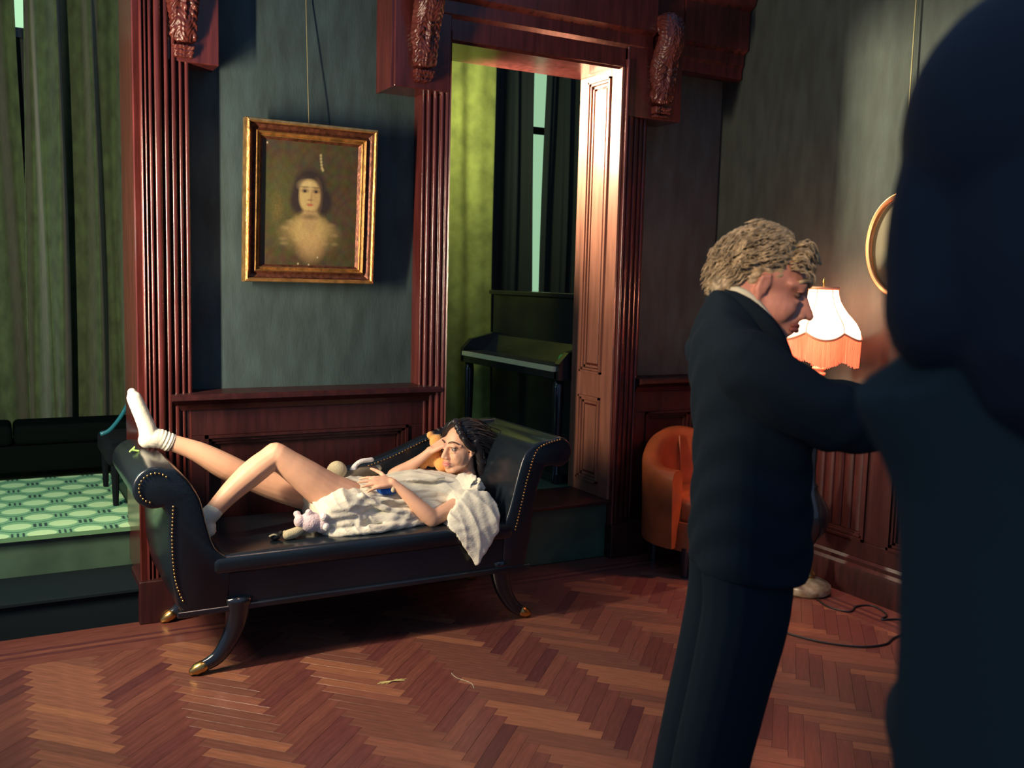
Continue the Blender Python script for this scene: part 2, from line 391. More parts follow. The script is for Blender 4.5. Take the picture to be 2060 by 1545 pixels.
# carved consoles
def console(x, y, z, parent, s=1):
    mb = MB()
    path = bez([(0, -.03, .42), (0, -.085, .40), (0, -.10, .33), (0, -.06, .25), (0, -.03, .17), (0, -.035, .09), (0, -.02, .02)], 30)
    mb.tube(path, [.035+.02*math.sin(i/len(path)*PI)+.012*(1-i/len(path)) for i in range(len(path))], 12, flat=((1, 0, 0), 1.25))
    for zz, rr, yy in ((.38, .045, -.07), (.05, .03, -.03)):
        for sx in (-1, 1):
            sp_ = [(sx*.05, yy+rr*(1-t/14)*math.cos(t), zz+rr*(1-t/14)*math.sin(t)) for t in np.linspace(0, 11, 30)]
            mb.tube(sp_, .008, 6)
    for i in range(9):
        t = i/8; zz = .36-.30*t; yy = -.125+.07*abs(t-.0)
        for sx in (-1, 0, 1):
            mb.tube(bez([(sx*.012, yy+.02, zz), (sx*.035, yy-.008, zz+.01), (sx*.055, yy+.012, zz-.02)] if sx else [(0, yy+.01, zz+.02), (0, yy-.015, zz), (0, yy, zz-.03)], 6), [.008, .012, .01, .009, .008, .006, .005][:7] if False else .0095, 6, round_ends=True)
    for i in range(3): mb.box(-.05+.004*i, .05-.004*i, -.055+.008*i, 0, -.0-.02*i-.012, -.02*i)
    for i, v in enumerate(mb.v): mb.v[i] = (x+v[0]*s, y+v[1]*s, z+v[2]*s)
    return mb.remesh('carved_console', CARV, parent, .0045, 1, disp=lambda c, n: .0035*np.sin(c[:, 2]*150+4*np.sin(c[:, 0]*90))*np.sin(c[:, 0]*160+3*np.sin(c[:, 2]*60)))
console(.775, 4.535, 2.60, dl, .95)
console(1.90, 4.465, 2.62, dc, 1.0)
console(3.36, 4.465, 2.60, dc, 1.1)

# ------------------------------------------------------------------ dado (wainscot) on the back wall
def dado_x(name, x0, x1, panels):
    e = empty(name, ((x0+x1)/2, 4.6, 0)); st(e)
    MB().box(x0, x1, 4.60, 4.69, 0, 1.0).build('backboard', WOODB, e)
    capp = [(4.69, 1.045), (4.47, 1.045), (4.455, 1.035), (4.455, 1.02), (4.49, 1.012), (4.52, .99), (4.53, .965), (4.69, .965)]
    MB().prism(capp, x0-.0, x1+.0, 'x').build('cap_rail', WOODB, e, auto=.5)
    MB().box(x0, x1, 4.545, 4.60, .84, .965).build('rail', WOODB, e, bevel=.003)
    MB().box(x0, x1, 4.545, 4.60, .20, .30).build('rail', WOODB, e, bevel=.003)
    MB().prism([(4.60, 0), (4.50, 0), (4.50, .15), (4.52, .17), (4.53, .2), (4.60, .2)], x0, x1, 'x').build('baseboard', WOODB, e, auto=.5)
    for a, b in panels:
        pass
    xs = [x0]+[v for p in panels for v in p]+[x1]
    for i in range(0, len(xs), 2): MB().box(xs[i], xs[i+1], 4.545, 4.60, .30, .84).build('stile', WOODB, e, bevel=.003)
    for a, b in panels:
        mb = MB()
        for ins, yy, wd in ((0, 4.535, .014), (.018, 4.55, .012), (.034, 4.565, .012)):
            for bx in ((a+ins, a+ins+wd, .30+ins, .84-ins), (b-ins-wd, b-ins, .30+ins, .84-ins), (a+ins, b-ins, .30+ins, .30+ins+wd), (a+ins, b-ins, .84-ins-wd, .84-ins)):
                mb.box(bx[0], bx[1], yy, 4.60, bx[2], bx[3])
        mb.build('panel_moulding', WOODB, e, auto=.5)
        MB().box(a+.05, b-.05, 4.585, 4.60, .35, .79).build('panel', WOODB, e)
dado_x('trim_3', .705, 2.04, [(.86, 1.885)])
dado_x('trim_4', 3.33, 4.0, [(3.42, 3.78)])
# dado on the right wall with reeded boards
e = empty('trim_5', (4.0, 2.5, 0)); st(e)
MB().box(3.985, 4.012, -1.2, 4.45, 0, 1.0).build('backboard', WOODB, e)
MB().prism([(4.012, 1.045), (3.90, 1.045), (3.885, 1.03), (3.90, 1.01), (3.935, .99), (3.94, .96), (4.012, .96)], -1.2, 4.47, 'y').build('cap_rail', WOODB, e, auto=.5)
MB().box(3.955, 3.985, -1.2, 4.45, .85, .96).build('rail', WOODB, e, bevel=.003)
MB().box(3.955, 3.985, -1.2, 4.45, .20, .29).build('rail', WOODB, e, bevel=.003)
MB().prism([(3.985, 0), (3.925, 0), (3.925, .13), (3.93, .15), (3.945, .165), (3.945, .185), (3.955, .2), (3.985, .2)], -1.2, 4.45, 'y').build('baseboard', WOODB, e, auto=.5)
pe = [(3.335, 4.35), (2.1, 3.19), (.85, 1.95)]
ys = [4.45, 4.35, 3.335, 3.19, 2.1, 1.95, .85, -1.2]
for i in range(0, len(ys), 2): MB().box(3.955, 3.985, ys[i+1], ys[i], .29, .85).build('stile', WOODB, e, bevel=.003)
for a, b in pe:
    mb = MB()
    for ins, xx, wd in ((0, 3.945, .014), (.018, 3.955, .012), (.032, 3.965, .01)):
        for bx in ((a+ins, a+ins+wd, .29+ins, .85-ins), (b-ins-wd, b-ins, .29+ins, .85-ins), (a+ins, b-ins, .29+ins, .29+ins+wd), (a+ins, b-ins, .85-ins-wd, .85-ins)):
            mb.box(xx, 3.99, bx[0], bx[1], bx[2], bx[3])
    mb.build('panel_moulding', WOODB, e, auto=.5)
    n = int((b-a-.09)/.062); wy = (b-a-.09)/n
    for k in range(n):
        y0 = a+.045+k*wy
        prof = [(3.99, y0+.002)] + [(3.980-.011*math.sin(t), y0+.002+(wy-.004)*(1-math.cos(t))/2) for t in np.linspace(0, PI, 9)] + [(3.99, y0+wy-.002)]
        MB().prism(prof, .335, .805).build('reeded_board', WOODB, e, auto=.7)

# ------------------------------------------------------------------ carpet in the bay
def colgrid(name, nx, ny, P, colf, m, parent=None):
    u, v = np.meshgrid(np.linspace(0, 1, nx), np.linspace(0, 1, ny)); u = u.ravel(); v = v.ravel()
    co = P(u, v).astype('f'); idx = np.arange(nx*ny).reshape(ny, nx)
    q = np.stack([idx[:-1, :-1], idx[:-1, 1:], idx[1:, 1:], idx[1:, :-1]], -1).reshape(-1, 4)
    me = D.meshes.new(name); me.vertices.add(nx*ny); me.vertices.foreach_set('co', co.ravel())
    me.loops.add(q.size); me.loops.foreach_set('vertex_index', q.ravel().astype('i')); me.polygons.add(len(q))
    me.polygons.foreach_set('loop_start', (np.arange(len(q))*4).astype('i')); me.update(calc_edges=True); me.validate()
    at = me.color_attributes.new('paint', 'FLOAT_COLOR', 'POINT')
    c = np.ones((nx*ny, 4), 'f'); c[:, :3] = np.clip(colf(u, v), 0, 1); at.data.foreach_set('color', c.ravel())
    me.materials.append(m); return place(D.objects.new(name, me), parent)
def paintmat(name, rough, bump=0, bs=200):
    m = mat(name, (.5, .5, .5, 1), rough, bump=bump, bscale=bs); nt = m.node_tree
    a = nt.nodes.new('ShaderNodeVertexColor'); a.layer_name = 'paint'; nt.links.new(a.outputs[0], nt.nodes['Principled BSDF'].inputs['Base Color']); return m
CX0, CX1, CY0, CY1 = -.75, .60, 4.815, 6.17
def carpcol(u, v):
    x = CX0+(CX1-CX0)*u; y = CY0+(CY1-CY0)*v
    px, py = .2, .33
    base = np.array([.15, .37, .20]); light = np.array([.42, .66, .36]); dark = np.array([.012, .05, .045]); line = np.array([.03, .14, .09])
    c = np.tile(base, (len(x), 1))
    for ox, oy in ((.072, 4.85), (.172, 5.015)):
        dx = (x-ox+px/2) % px - px/2; dy = (y-oy+py/2) % py - py/2
        ox2 = (x-ox) % px - px/2
        ov = (np.abs(ox2)/.064)**2.1+(np.abs(dy)/.058)**1.8
        wav = np.abs(np.abs(dy)-(.082-.028*np.cos(2*PI*dx/px)))
        c[wav < .006] = line
        c[ov < 1] = light
        for t in (-.024, 0, .024):
            c[(np.abs(dx-t) < .0062) & (np.abs(dy) < .034)] = dark
    return c
cm = paintmat('woven_carpet', .9, .25, 260)
cp = colgrid('carpet', 400, 440, lambda u, v: np.stack([CX0+(CX1-CX0)*u, CY0+(CY1-CY0)*v, np.full_like(u, .368)], -1), carpcol, cm)
tag(cp, 'mint green carpet with oval and triple bar pattern on the raised bay', 'carpet')
MB().box(CX0, CX1, CY0, CY1, .347, .3675).build('carpet_backing', mat('carpet_edge', (.08, .2, .1, 1), .9), cp)

# ------------------------------------------------------------------ curtains
def curtain(name, x0, x1, y, z0, z1, folds, amp, m, label, seed=0, lean=0, parent=None):
    r = np.random.default_rng(seed); nx, nz = 40*folds//2+40, 40
    ph = r.uniform(0, 6, 6); verts = []; faces = []
    for j in range(nz+1):
        t = j/nz; z = z0+(z1-z0)*t
        for i in range(nx+1):
            s = i/nx; wv = math.sin(2*PI*folds*s+ph[0]+.6*math.sin(3*s+ph[1]+t*1.2)) + .35*math.sin(2*PI*folds*2.3*s+ph[2]+t)
            flare = 1+.12*(1-t)
            verts.append((x0+(x1-x0)*(s*flare-.06*(1-t))+lean*(1-t)+.012*math.sin(5*t+ph[3]+s*9), y+amp*wv*(.7+.3*(1-t)), z))
    for j in range(nz):
        for i in range(nx):
            a = j*(nx+1)+i; faces.append((a, a+1, a+nx+2, a+nx+1))
    o = mobj(name, verts, faces, m, parent, smooth=True)
    so = o.modifiers.new('thickness', 'SOLIDIFY'); so.thickness = .006
    if label: tag(o, label, 'curtain', 'heavy curtains')
    return o
curtain('curtain', .215, .42, 6.67, .37, 3.9, 1, .10, CURT, 'dark green velvet curtain in the bay, nearest the fluted casing', 3)
curtain('curtain', .39, .84, 6.80, .37, 3.9, 2, .085, CURT, 'dark green velvet curtain filling the middle of the raised bay', 5)
D.objects['curtain']['label'] = 'green curtain in the bay with one wide pale fold, left of the gathered one'
D.objects['curtain.001']['label'] = 'gathered green curtain in the bay touching the fluted wood casing'
curtain('curtain', -1.2, .165, 6.80, .37, 3.9, 4, .085, CURT, 'green curtain at the outer left edge of the bay, beyond the dark gap', 8)
curtain('curtain', 2.70, 3.33, 6.45, .35, 3.9, 2, .022, CURTY, 'pale moss green curtain seen through the doorway, behind the piano', 4)
curtain('curtain', 3.965, 4.54, 6.75, .35, 3.9, 4, .05, mat('dark_velvet', (.01, .016, .02, 1), .9), 'black curtain right of the bright window strip in the back room', 6)
curtain('curtain', 3.30, 3.83, 6.75, .35, 3.9, 3, .04, D.materials['dark_velvet'], 'black curtain between pale green curtain and bright window strip', 9)
# windows behind the curtains
bn = empty('window_bench', (-.2, 6.35, .37)); tag(bn, 'long low dark upholstered bench under the curtains at the back of the bay', 'bench')
BNM = mat('dark_bench_cloth', (.003, .005, .005, 1), 1, spec=0)
MB().box(-1.3, .78, 6.20, 6.52, .40, .56).build('base', BNM, bn, bevel=.01)
for k in range(3): MB().box(-1.3+k*.693, -1.3+(k+1)*.693-.006, 6.185, 6.52, .562, .68).build('cushion', BNM, bn, bevel=.03)
for x in (-1.25, -.2, .73): MB().box(x-.02, x+.02, 6.22, 6.26, .347, .40).build('foot', BLACKW, bn)
def emis(name, c, s):
    m = D.materials.new(name); m.use_nodes = True; nt = m.node_tree; nt.nodes.remove(nt.nodes['Principled BSDF'])
    e = nt.nodes.new('ShaderNodeEmission'); e.inputs[0].default_value = (*c, 1); e.inputs[1].default_value = s
    nt.links.new(e.outputs[0], nt.nodes['Material Output'].inputs[0]); return m
def window(name, x0, x1, z0, z1, bars, y=6.93, s=.6, c=(.42, .75, .45)):
    e = empty(name, ((x0+x1)/2, y, z0)); st(e)
    GL = emis(name+'_lit_pane', c, s)
    zs = [z0]+bars+[z1]
    for a, b in zip(zs[:-1], zs[1:]): MB().box(x0+.02, x1-.02, y+.02, y+.03, a+.025, b-.025).build('pane', GL, e)
    for z in zs: MB().box(x0, x1, y, y+.04, z-.03, z+.03).build('glazing_bar', BLACKW, e)
    for x in (x0, x1): MB().box(x-.03, x+.03, y, y+.04, z0, z1).build('frame', BLACKW, e)
window('window_1', 3.6, 4.3, 1.2, 3.8, [2.84], s=.75)
window('window_2', .1, .98, 3.08, 3.88, [], s=1.2)

# ------------------------------------------------------------------ the painting
pt = empty('framed_painting', (1.375, 4.66, 1.93)); tag(pt, 'oil portrait of a dark haired woman in a gilt frame hung between the casings', 'painting')
PX0, PX1, PZ0, PZ1 = 1.052, 1.70, 1.565, 2.325
tilt = .055
def pty(z): return 4.655 - .02 - tilt*(z-PZ0)/(PZ1-PZ0)
def framebar(prof, m, name):
    # prof: list of (inset, height) from outer edge inward, mitred frame
    mb = MB(); n = len(prof); rings = []
    for ins, h in prof:
        rings.append([(PX0+ins, PZ0+ins, h), (PX1-ins, PZ0+ins, h), (PX1-ins, PZ1-ins, h), (PX0+ins, PZ1-ins, h)])
    vs = [(x, pty(z)-h, z) for r in rings for x, z, h in r]
    fs = [(i*4+k, i*4+(k+1) % 4, (i+1)*4+(k+1) % 4, (i+1)*4+k) for i in range(n-1) for k in range(4)]
    mb.add(vs, fs); return mb.build(name, m, pt, auto=.35)
framebar([(0, 0), (0, .050), (.004, .062), (.014, .066), (.020, .058)], GOLD, 'outer_moulding')
framebar([(.020, .058), (.026, .040), (.040, .030), (.052, .040)], GOLDD, 'hollow_moulding')
framebar([(.052, .040), (.056, .046), (.060, .040), (.066, .028), (.070, .034), (.075, .026)], GOLD, 'inner_bead')
framebar([(.075, .026), (.088, .010)], GOLDD, 'sight_edge')
MB().prism([(pty(PZ0)-.002, PZ0+.02), (pty(PZ1)-.002, PZ1-.02), (pty(PZ1)+.004, PZ1-.02), (pty(PZ0)+.004, PZ0+.02)], PX0+.02, PX1-.02, 'x').build('back_board', GOLDD, pt)
def soft(u, v, cx, cy, rx, ry, p=2, e=.25):
    d = (np.abs((u-cx)/rx)**p+(np.abs((v-cy)/ry))**p)**(1/p); return np.clip((1+e-d)/(2*e), 0, 1)
def portrait(u, v):
    def nz(s, k=0):
        a = np.sin(u*s*1.7+3.1*np.sin(v*s*.9+k)+k)*np.sin(v*s*2.1+2.3*np.sin(u*s+k*2)); return a
    c = np.stack([.055+.012*nz(14), .040+.010*nz(17, 1), .014+.006*nz(11, 2)], -1)
    def mix(mask, col): nonlocal c; c = c*(1-mask[:, None])+np.array(col)*mask[:, None]
    mix(.55*soft(u, v, .20, .50, .16, .26, 2, .6), (.07, .085, .02))
    mix(.5*soft(u, v, .17, .46, .05, .10, 2, .7)*(.6+.4*nz(60)), (.20, .12, .03))
    # bust
    rr = rng.random(len(u)); au = np.abs(u-.5)
    slope = np.clip((.445-.42*np.clip(au-.06, 0, 1)-v)*16, 0, 1)*np.clip((.37-au)*7, 0, 1)*np.clip((v-.06-.45*np.clip(au-.12, 0, 1))*5, 0, 1)
    mix(slope*(.62+.25*rr), (.27, .19, .07))
    mix(soft(u, v, .50, .30, .17, .13, 2, .35)*(.7+.2*rr), (.42, .31, .11))
    for k in range(26): mix(.22*soft(u, v, .5+.30*math.cos(k*2.4)*.9, .27+.09*math.sin(k*1.7), .03, .012, 2, .8), (.5, .38, .16) if k % 2 else (.16, .10, .04))
    mix(.7*soft(u, v, .52, .18, .12, .12, 2, .5), (.40, .26, .11))
    mix(soft(u, v, .50, .385, .085, .10, 2.5, .25), (.34, .235, .095))
    # hair
    mix(soft(u, v, .495, .635, .165, .150, 2.0, .16), (.022, .014, .012))
    mix(soft(u, v, .38, .53, .08, .10, 2, .25), (.026, .016, .014)); mix(soft(u, v, .64, .53, .085, .11, 2, .25), (.02, .013, .012))
    mix(.3*soft(u, v, .42, .68, .08, .05, 2, .6)*(.5+.5*nz(90)), (.10, .06, .035))
    # face
    mix(soft(u, v, .495, .570, .108, .130, 2.2, .12), (.43, .32, .125))
    mix(.45*soft(u, v, .565, .56, .05, .12, 2, .5), (.28, .17, .07))
    mix(.6*soft(u, v, .46, .65, .07, .04, 2, .6), (.52, .40, .18))
    for ex in (.445, .56):
        mix(.8*soft(u, v, ex, .612, .038, .018, 2, .5), (.12, .07, .035)); mix(soft(u, v, ex, .607, .014, .010, 2, .4), (.02, .012, .01))
        mix(.7*soft(u, v, ex, .640, .045, .007, 2, .6), (.09, .05, .025))
    mix(.6*soft(u, v, .513, .57, .010, .045, 2, .7), (.26, .15, .07)); mix(.8*soft(u, v, .50, .538, .026, .008, 2, .6), (.2, .10, .05))
    mix(.9*soft(u, v, .50, .500, .032, .012, 2, .4), (.33, .09, .05)); mix(.5*soft(u, v, .50, .447, .06, .012, 2, .6), (.17, .10, .05))
    mix(.8*soft(u, v, .50, .402, .075, .02, 2, .6), (.14, .09, .04))
    # ornament strokes
    for vy, ux in ((.90, .60), (.875, .602), (.85, .605), (.825, .61), (.80, .615), (.785, .625)):
        mix(.85*soft(u, v, ux, vy, .011, .011, 2, .6), (.42, .36, .16))
    for ux, vy in ((.06, .965), (.50, .012), (.39, .018), (.59, .075)):
        mix(.8*soft(u, v, ux, vy, .008, .008, 2, .5), (.5, .42, .28))
    return c*(1+.12*nz(150, 4))[:, None]
ins = .082
colgrid('canvas', 220, 260, lambda u, v: np.stack([PX0+ins+(PX1-PX0-2*ins)*u, pty(PZ0+ins+(PZ1-PZ0-2*ins)*v)-.012, PZ0+ins+(PZ1-PZ0-2*ins)*v], -1), portrait, paintmat('oil_paint', .55, .1, 120), pt)
MB().tube([(1.372, 4.60, PZ1-.03), (1.372, 4.655, 2.9), (1.372, 4.665, 3.9)], .0022, 6).build('hanging_wire', WIRE, pt)

# ------------------------------------------------------------------ oval picture on the right wall
ov = empty('oval_picture', (3.98, 3.255, 1.83)); tag(ov, 'oval convex glass picture in thin gilt frame hanging above the pink lamp', 'picture')
n = 64; A_, B_ = .213, .262
def oval(a, b, x): return [(x, 3.255+a*math.cos(t), 1.83+b*math.sin(t)) for t in np.linspace(0, 2*PI, n, endpoint=False)]
mb = MB(); rings = [oval(A_, B_, 4.008), oval(A_, B_, 3.985), oval(A_-.004, B_-.004, 3.972), oval(A_-.010, B_-.010, 3.970), oval(A_-.015, B_-.015, 3.976), oval(A_-.02, B_-.02, 3.974), oval(A_-.026, B_-.026, 3.985), oval(A_-.026, B_-.026, 4.0)]
vs = [p for r in rings for p in r]; fs = [(i*n+k, i*n+(k+1) % n, (i+1)*n+(k+1) % n, (i+1)*n+k) for i in range(len(rings)-1) for k in range(n)]
mb.add(vs, fs).build('frame', mat('copper_gilt', (.62, .27, .12, 1), .35, .8), ov, smooth=True)
def ovc(u, v):
    c = np.tile(np.array([.20, .15, .085]), (len(u), 1))
    def mix(mask, col): nonlocal c; c = c*(1-mask[:, None])+np.array(col)*mask[:, None]
    mix(soft(u, v, .55, .62, .16, .2, 2, .3), (.34, .20, .11)); mix(soft(u, v, .5, .15, .42, .3, 2, .25), (.05, .05, .035)); mix(soft(u, v, .56, .84, .2, .12, 2, .3), (.07, .05, .03))
    return c
def ovP(u, v):
    a = u*2*PI; r = v; return np.stack([np.full_like(u, 3.999), 3.255+(A_-.02)*r*np.cos(a), 1.83+(B_-.02)*r*np.sin(a)], -1)
colgrid('portrait_print', 65, 30, ovP, lambda u, v: ovc(.5-.5*v*np.cos(u*2*PI), .5+.5*v*np.sin(u*2*PI)), paintmat('old_print', .7), ov)
GLS = D.materials.new('convex_glass'); GLS.use_nodes = True; nt = GLS.node_tree; nt.nodes.remove(nt.nodes['Principled BSDF'])
tr = nt.nodes.new('ShaderNodeBsdfTransparent'); gl = nt.nodes.new('ShaderNodeBsdfGlossy'); gl.inputs['Roughness'].default_value = .03
mx = nt.nodes.new('ShaderNodeMixShader'); fr = nt.nodes.new('ShaderNodeFresnel'); fr.inputs[0].default_value = 1.6
nt.links.new(fr.outputs[0], mx.inputs[0]); nt.links.new(tr.outputs[0], mx.inputs[1]); nt.links.new(gl.outputs[0], mx.inputs[2]); nt.links.new(mx.outputs[0], nt.nodes['Material Output'].inputs[0])
vs = []; fs = []
for i in range(17):
    r = i/16; h = .045*(1-r*r)
    for k in range(n):
        t = 2*PI*k/n; vs.append((3.985-h, 3.255+(A_-.022)*r*math.cos(t), 1.83+(B_-.022)*r*math.sin(t)))
for i in range(16):
    for k in range(n): fs.append((i*n+k, i*n+(k+1) % n, (i+1)*n+(k+1) % n, (i+1)*n+k))
mobj('convex_glass', vs, fs, GLS, ov, smooth=True)
MB().tube([(3.985, 3.262, 2.085), (3.99, 3.268, 2.6), (3.995, 3.272, 3.9)], .004, 6).build('hanging_cord', WIRE, ov)

# ------------------------------------------------------------------ upright piano in the back room
pn = empty('upright_piano', (3.3, 5.6, .345)); tag(pn, 'black lacquered upright piano standing in the room beyond the doorway', 'piano')
zb = .345
MB().box(3.30, 3.66, 4.92, 6.32, zb+.06, 1.50).build('case', BLACKW, pn, bevel=.008)
MB().box(3.27, 3.68, 4.90, 6.34, 1.50, 1.53).build('lid', BLACKW, pn, bevel=.006)
MB().box(3.03, 3.30, 4.94, 6.30, 1.00, 1.07).build('key_bed', BLACKW, pn, bevel=.006)
for y in (4.92, 6.26): MB().prism([(3.03, 1.0), (3.03, 1.10), (3.10, 1.17), (3.30, 1.22), (3.30, 1.0)], y, y+.05, 'y').build('key_cheek', BLACKW, pn)
MB().box(3.008, 3.034, 4.95, 6.24, 1.052, 1.082).build('key_slip', mat('key_slip_glint', (.9, .82, .5, 1), .3), pn)  # pale colour stands in for the reflected highlight along this edge
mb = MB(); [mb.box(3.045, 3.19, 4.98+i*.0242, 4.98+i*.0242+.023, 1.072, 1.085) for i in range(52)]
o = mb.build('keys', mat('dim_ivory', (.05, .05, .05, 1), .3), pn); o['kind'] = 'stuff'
MB().prism([(3.19, 1.075), (3.24, 1.13), (3.30, 1.2), (3.30, 1.07)], 4.97, 6.26, 'y').build('fall_board', BLACKW, pn)
for y in (4.98, 6.24): MB().lathe([(.03, 0), (.036, .04), (.022, .08), (.03, .3), (.036, .6), (.03, .655)], (3.07, y, zb), 16).build('leg', BLACKW, pn, smooth=True)
MB().box(3.05, 3.32, 4.94, 6.3, zb, zb+.06).build('plinth', BLACKW, pn)
gb = MB().ell((3.12, 5.02, 1.12), (.03, .03, .035)).build('glass_ornament', mat('green_glass', (.05, .7, .12, 1), .1, coat=1)); tag(gb, 'small bright green glass ornament at the near end of the piano', 'ornament')
# ------------------------------------------------------------------ armchair in the bay (dark, only its rail catches the light)
ac = empty('bay_armchair', (.55, 5.55, .37)); tag(ac, 'dark armchair with a shiny curved rail on the carpet behind the raised foot', 'armchair')
TEAL = mat('cyan_lit_rail', (.01, .10, .14, 1), .2, coat=.6)  # cyan rim light put into the rail colour
DK = mat('dark_upholstery', (.004, .006, .009, 1), .95, spec=.1)
MB().box(.50, .95, 5.25, 5.8, .58, .70).build('seat', DK, ac, bevel=.03)
MB().box(.66, .95, 5.75, 5.87, .60, .92).build('backrest', DK, ac, bevel=.04)
MB().tube(bez([(.46, 5.15, .775), (.50, 5.15, .79), (.545, 5.17, .835), (.585, 5.2, .89), (.63, 5.3, .95), (.68, 5.5, .98)], 24), [.006]*3+[.012]*30 if False else .011, 8).build('curved_rail', TEAL, ac, smooth=True)
for x, y in ((.54, 5.28), (.92, 5.28), (.54, 5.78), (.92, 5.78)): MB().tube([(x, y, .60), (x, y, .372)], [.022, .014], 8).build('leg', DK, ac)

# ------------------------------------------------------------------ chaise longue
ch = empty('chaise_longue', (1.4, 4.1, 0)); tag(ch, 'black leather scroll-arm chaise longue with brass nailheads and sabre legs', 'chaise longue')
YF, YB = 3.76, 4.45
def arcpts(cx, cz, r, a0, a1, k): return [(cx+r*math.cos(math.radians(a)), cz+r*math.sin(math.radians(a))) for a in np.linspace(a0, a1, k)]
left = arcpts(.525, .778, .082, 60, 290, 18) + [(.572, .66), (.572, .55), (.578, .42), (.60, .30), (.64, .255), (.80, .255), (.80, .47)] + [(p.x, p.y) for p in bez([(.80, .47, 0), (.745, .52, 0), (.715, .62, 0), (.69, .72, 0), (.645, .80, 0), (.60, .845, 0)], 16)]
MB().prism(left, YF, YB, 'y').build('scroll_arm', BLACKL, ch, bevel=.012, auto=.6)
right = [(2.16, .255), (2.19, .40), (2.205, .52), (2.225, .64), (2.26, .735)] + arcpts(2.335, .80, .072, 240, 480, 16) + [(p.x, p.y) for p in bez([(2.27, .86, 0), (2.205, .845, 0), (2.15, .80, 0), (2.115, .70, 0), (2.085, .58, 0), (2.05, .47, 0)], 16)] + [(2.05, .255)]
MB().prism(right, YF+.0, YB, 'y').build('scroll_arm', BLACKL, ch, bevel=.012, auto=.6)
cr = [(2.33, .874), (2.2, .868), (2.08, .848), (1.9, .79), (1.75, .73), (1.6, .685), (1.48, .66), (1.38, .63), (1.30, .57), (1.26, .47)]
back = [(1.24, .30)] + [(p.x, p.y) for p in bez([(x, z, 0) for x, z in cr[::-1]], 30)] + [(2.30, .30)]
MB().prism(back, 4.385, YB+.01, 'y').build('backrest', BLACKL, ch, bevel=.012, auto=.6)
MB().box(.62, 2.17, YF+.012, YB, .25, .425).build('seat_frame', BLACKL, ch, bevel=.015)
sm = MB().box(.73, 2.10, YF-.005, 4.39, .40, .484)
sm.build('seat_cushion', BLACKL, ch, bevel=.028, auto=1.2)
MB().box(.60, 2.19, YF-.004, YF+.02, .25, .275).build('base_rail', BLACKW, ch, bevel=.005)
def nails(name, pts3, sp=.0148, r=.0046, normal=(0, -1, 0)):
    P = bez(pts3, 80); mb = MB(); acc = 0; last = P[0]; k = 0
    out = [P[0]]
    for p in P[1:]:
        d = (p-last).length
        while acc+d >= sp:
            t = (sp-acc)/d; last = last.lerp(p, t); out.append(last.copy()); d = (p-last).length; acc = 0
        acc += d; last = p
    for p in out: mb.ell(p, (r, r*.7, r), 8, 5)
    o = mb.build(name, BRASS, ch, smooth=True); o['kind'] = 'stuff'; return o
nails('nailheads', [(p[0], YF-.0015, p[1]) for p in arcpts(.525, .778, .058, 45, 255, 12)])
nails('nailheads', [(.59, YF-.0015, .70), (.584, YF-.0015, .58), (.588, YF-.0015, .46), (.60, YF-.0015, .38), (.625, YF-.0015, .31)])
nails('nailheads', [(2.335, YF-.0015, .862), (2.27, YF-.0015, .848), (2.21, YF-.0015, .815), (2.168, YF-.0015, .70), (2.138, YF-.0015, .577), (2.105, YF-.0015, .443)])
nails('nailheads', [(x, 4.383, z-.016) for x, z in cr[2:7]], sp=.017)
nails('nailheads', [(p[0], YB+.0015, p[1]) for p in arcpts(.525, .778, .058, 30, 100, 6)])
def sabre(xf, yf, sgn, xt, zt=.30):
    P = bez([(xt, yf, zt), (xt-sgn*.005, yf, .22), (xt-sgn*.03, yf, .14), (xt-sgn*.085, yf, .06), (xf, yf, .022)], 20)
    k = len(P); lg = MB().tube(P, [.060-.038*(i/(k-1))**.8 for i in range(k)], 12, flat=((0, 1, 0), .75)).build('leg', BLACKW, ch, smooth=True)
    c = V(xf, yf, .022); d = (P[-1]-P[-3]).normalized()
    MB().tube([P[-1]-d*.028, P[-1], P[-1]+d*.012], [.0255, .0235, .016], 12, round_ends=True).build('brass_cap', BRASS, lg, smooth=True)
sabre(.67, 3.78, 1, .84); sabre(.655, 4.43, 1, .80); sabre(2.20, 3.80, -1, 2.05); sabre(2.22, 4.42, -1, 2.05)

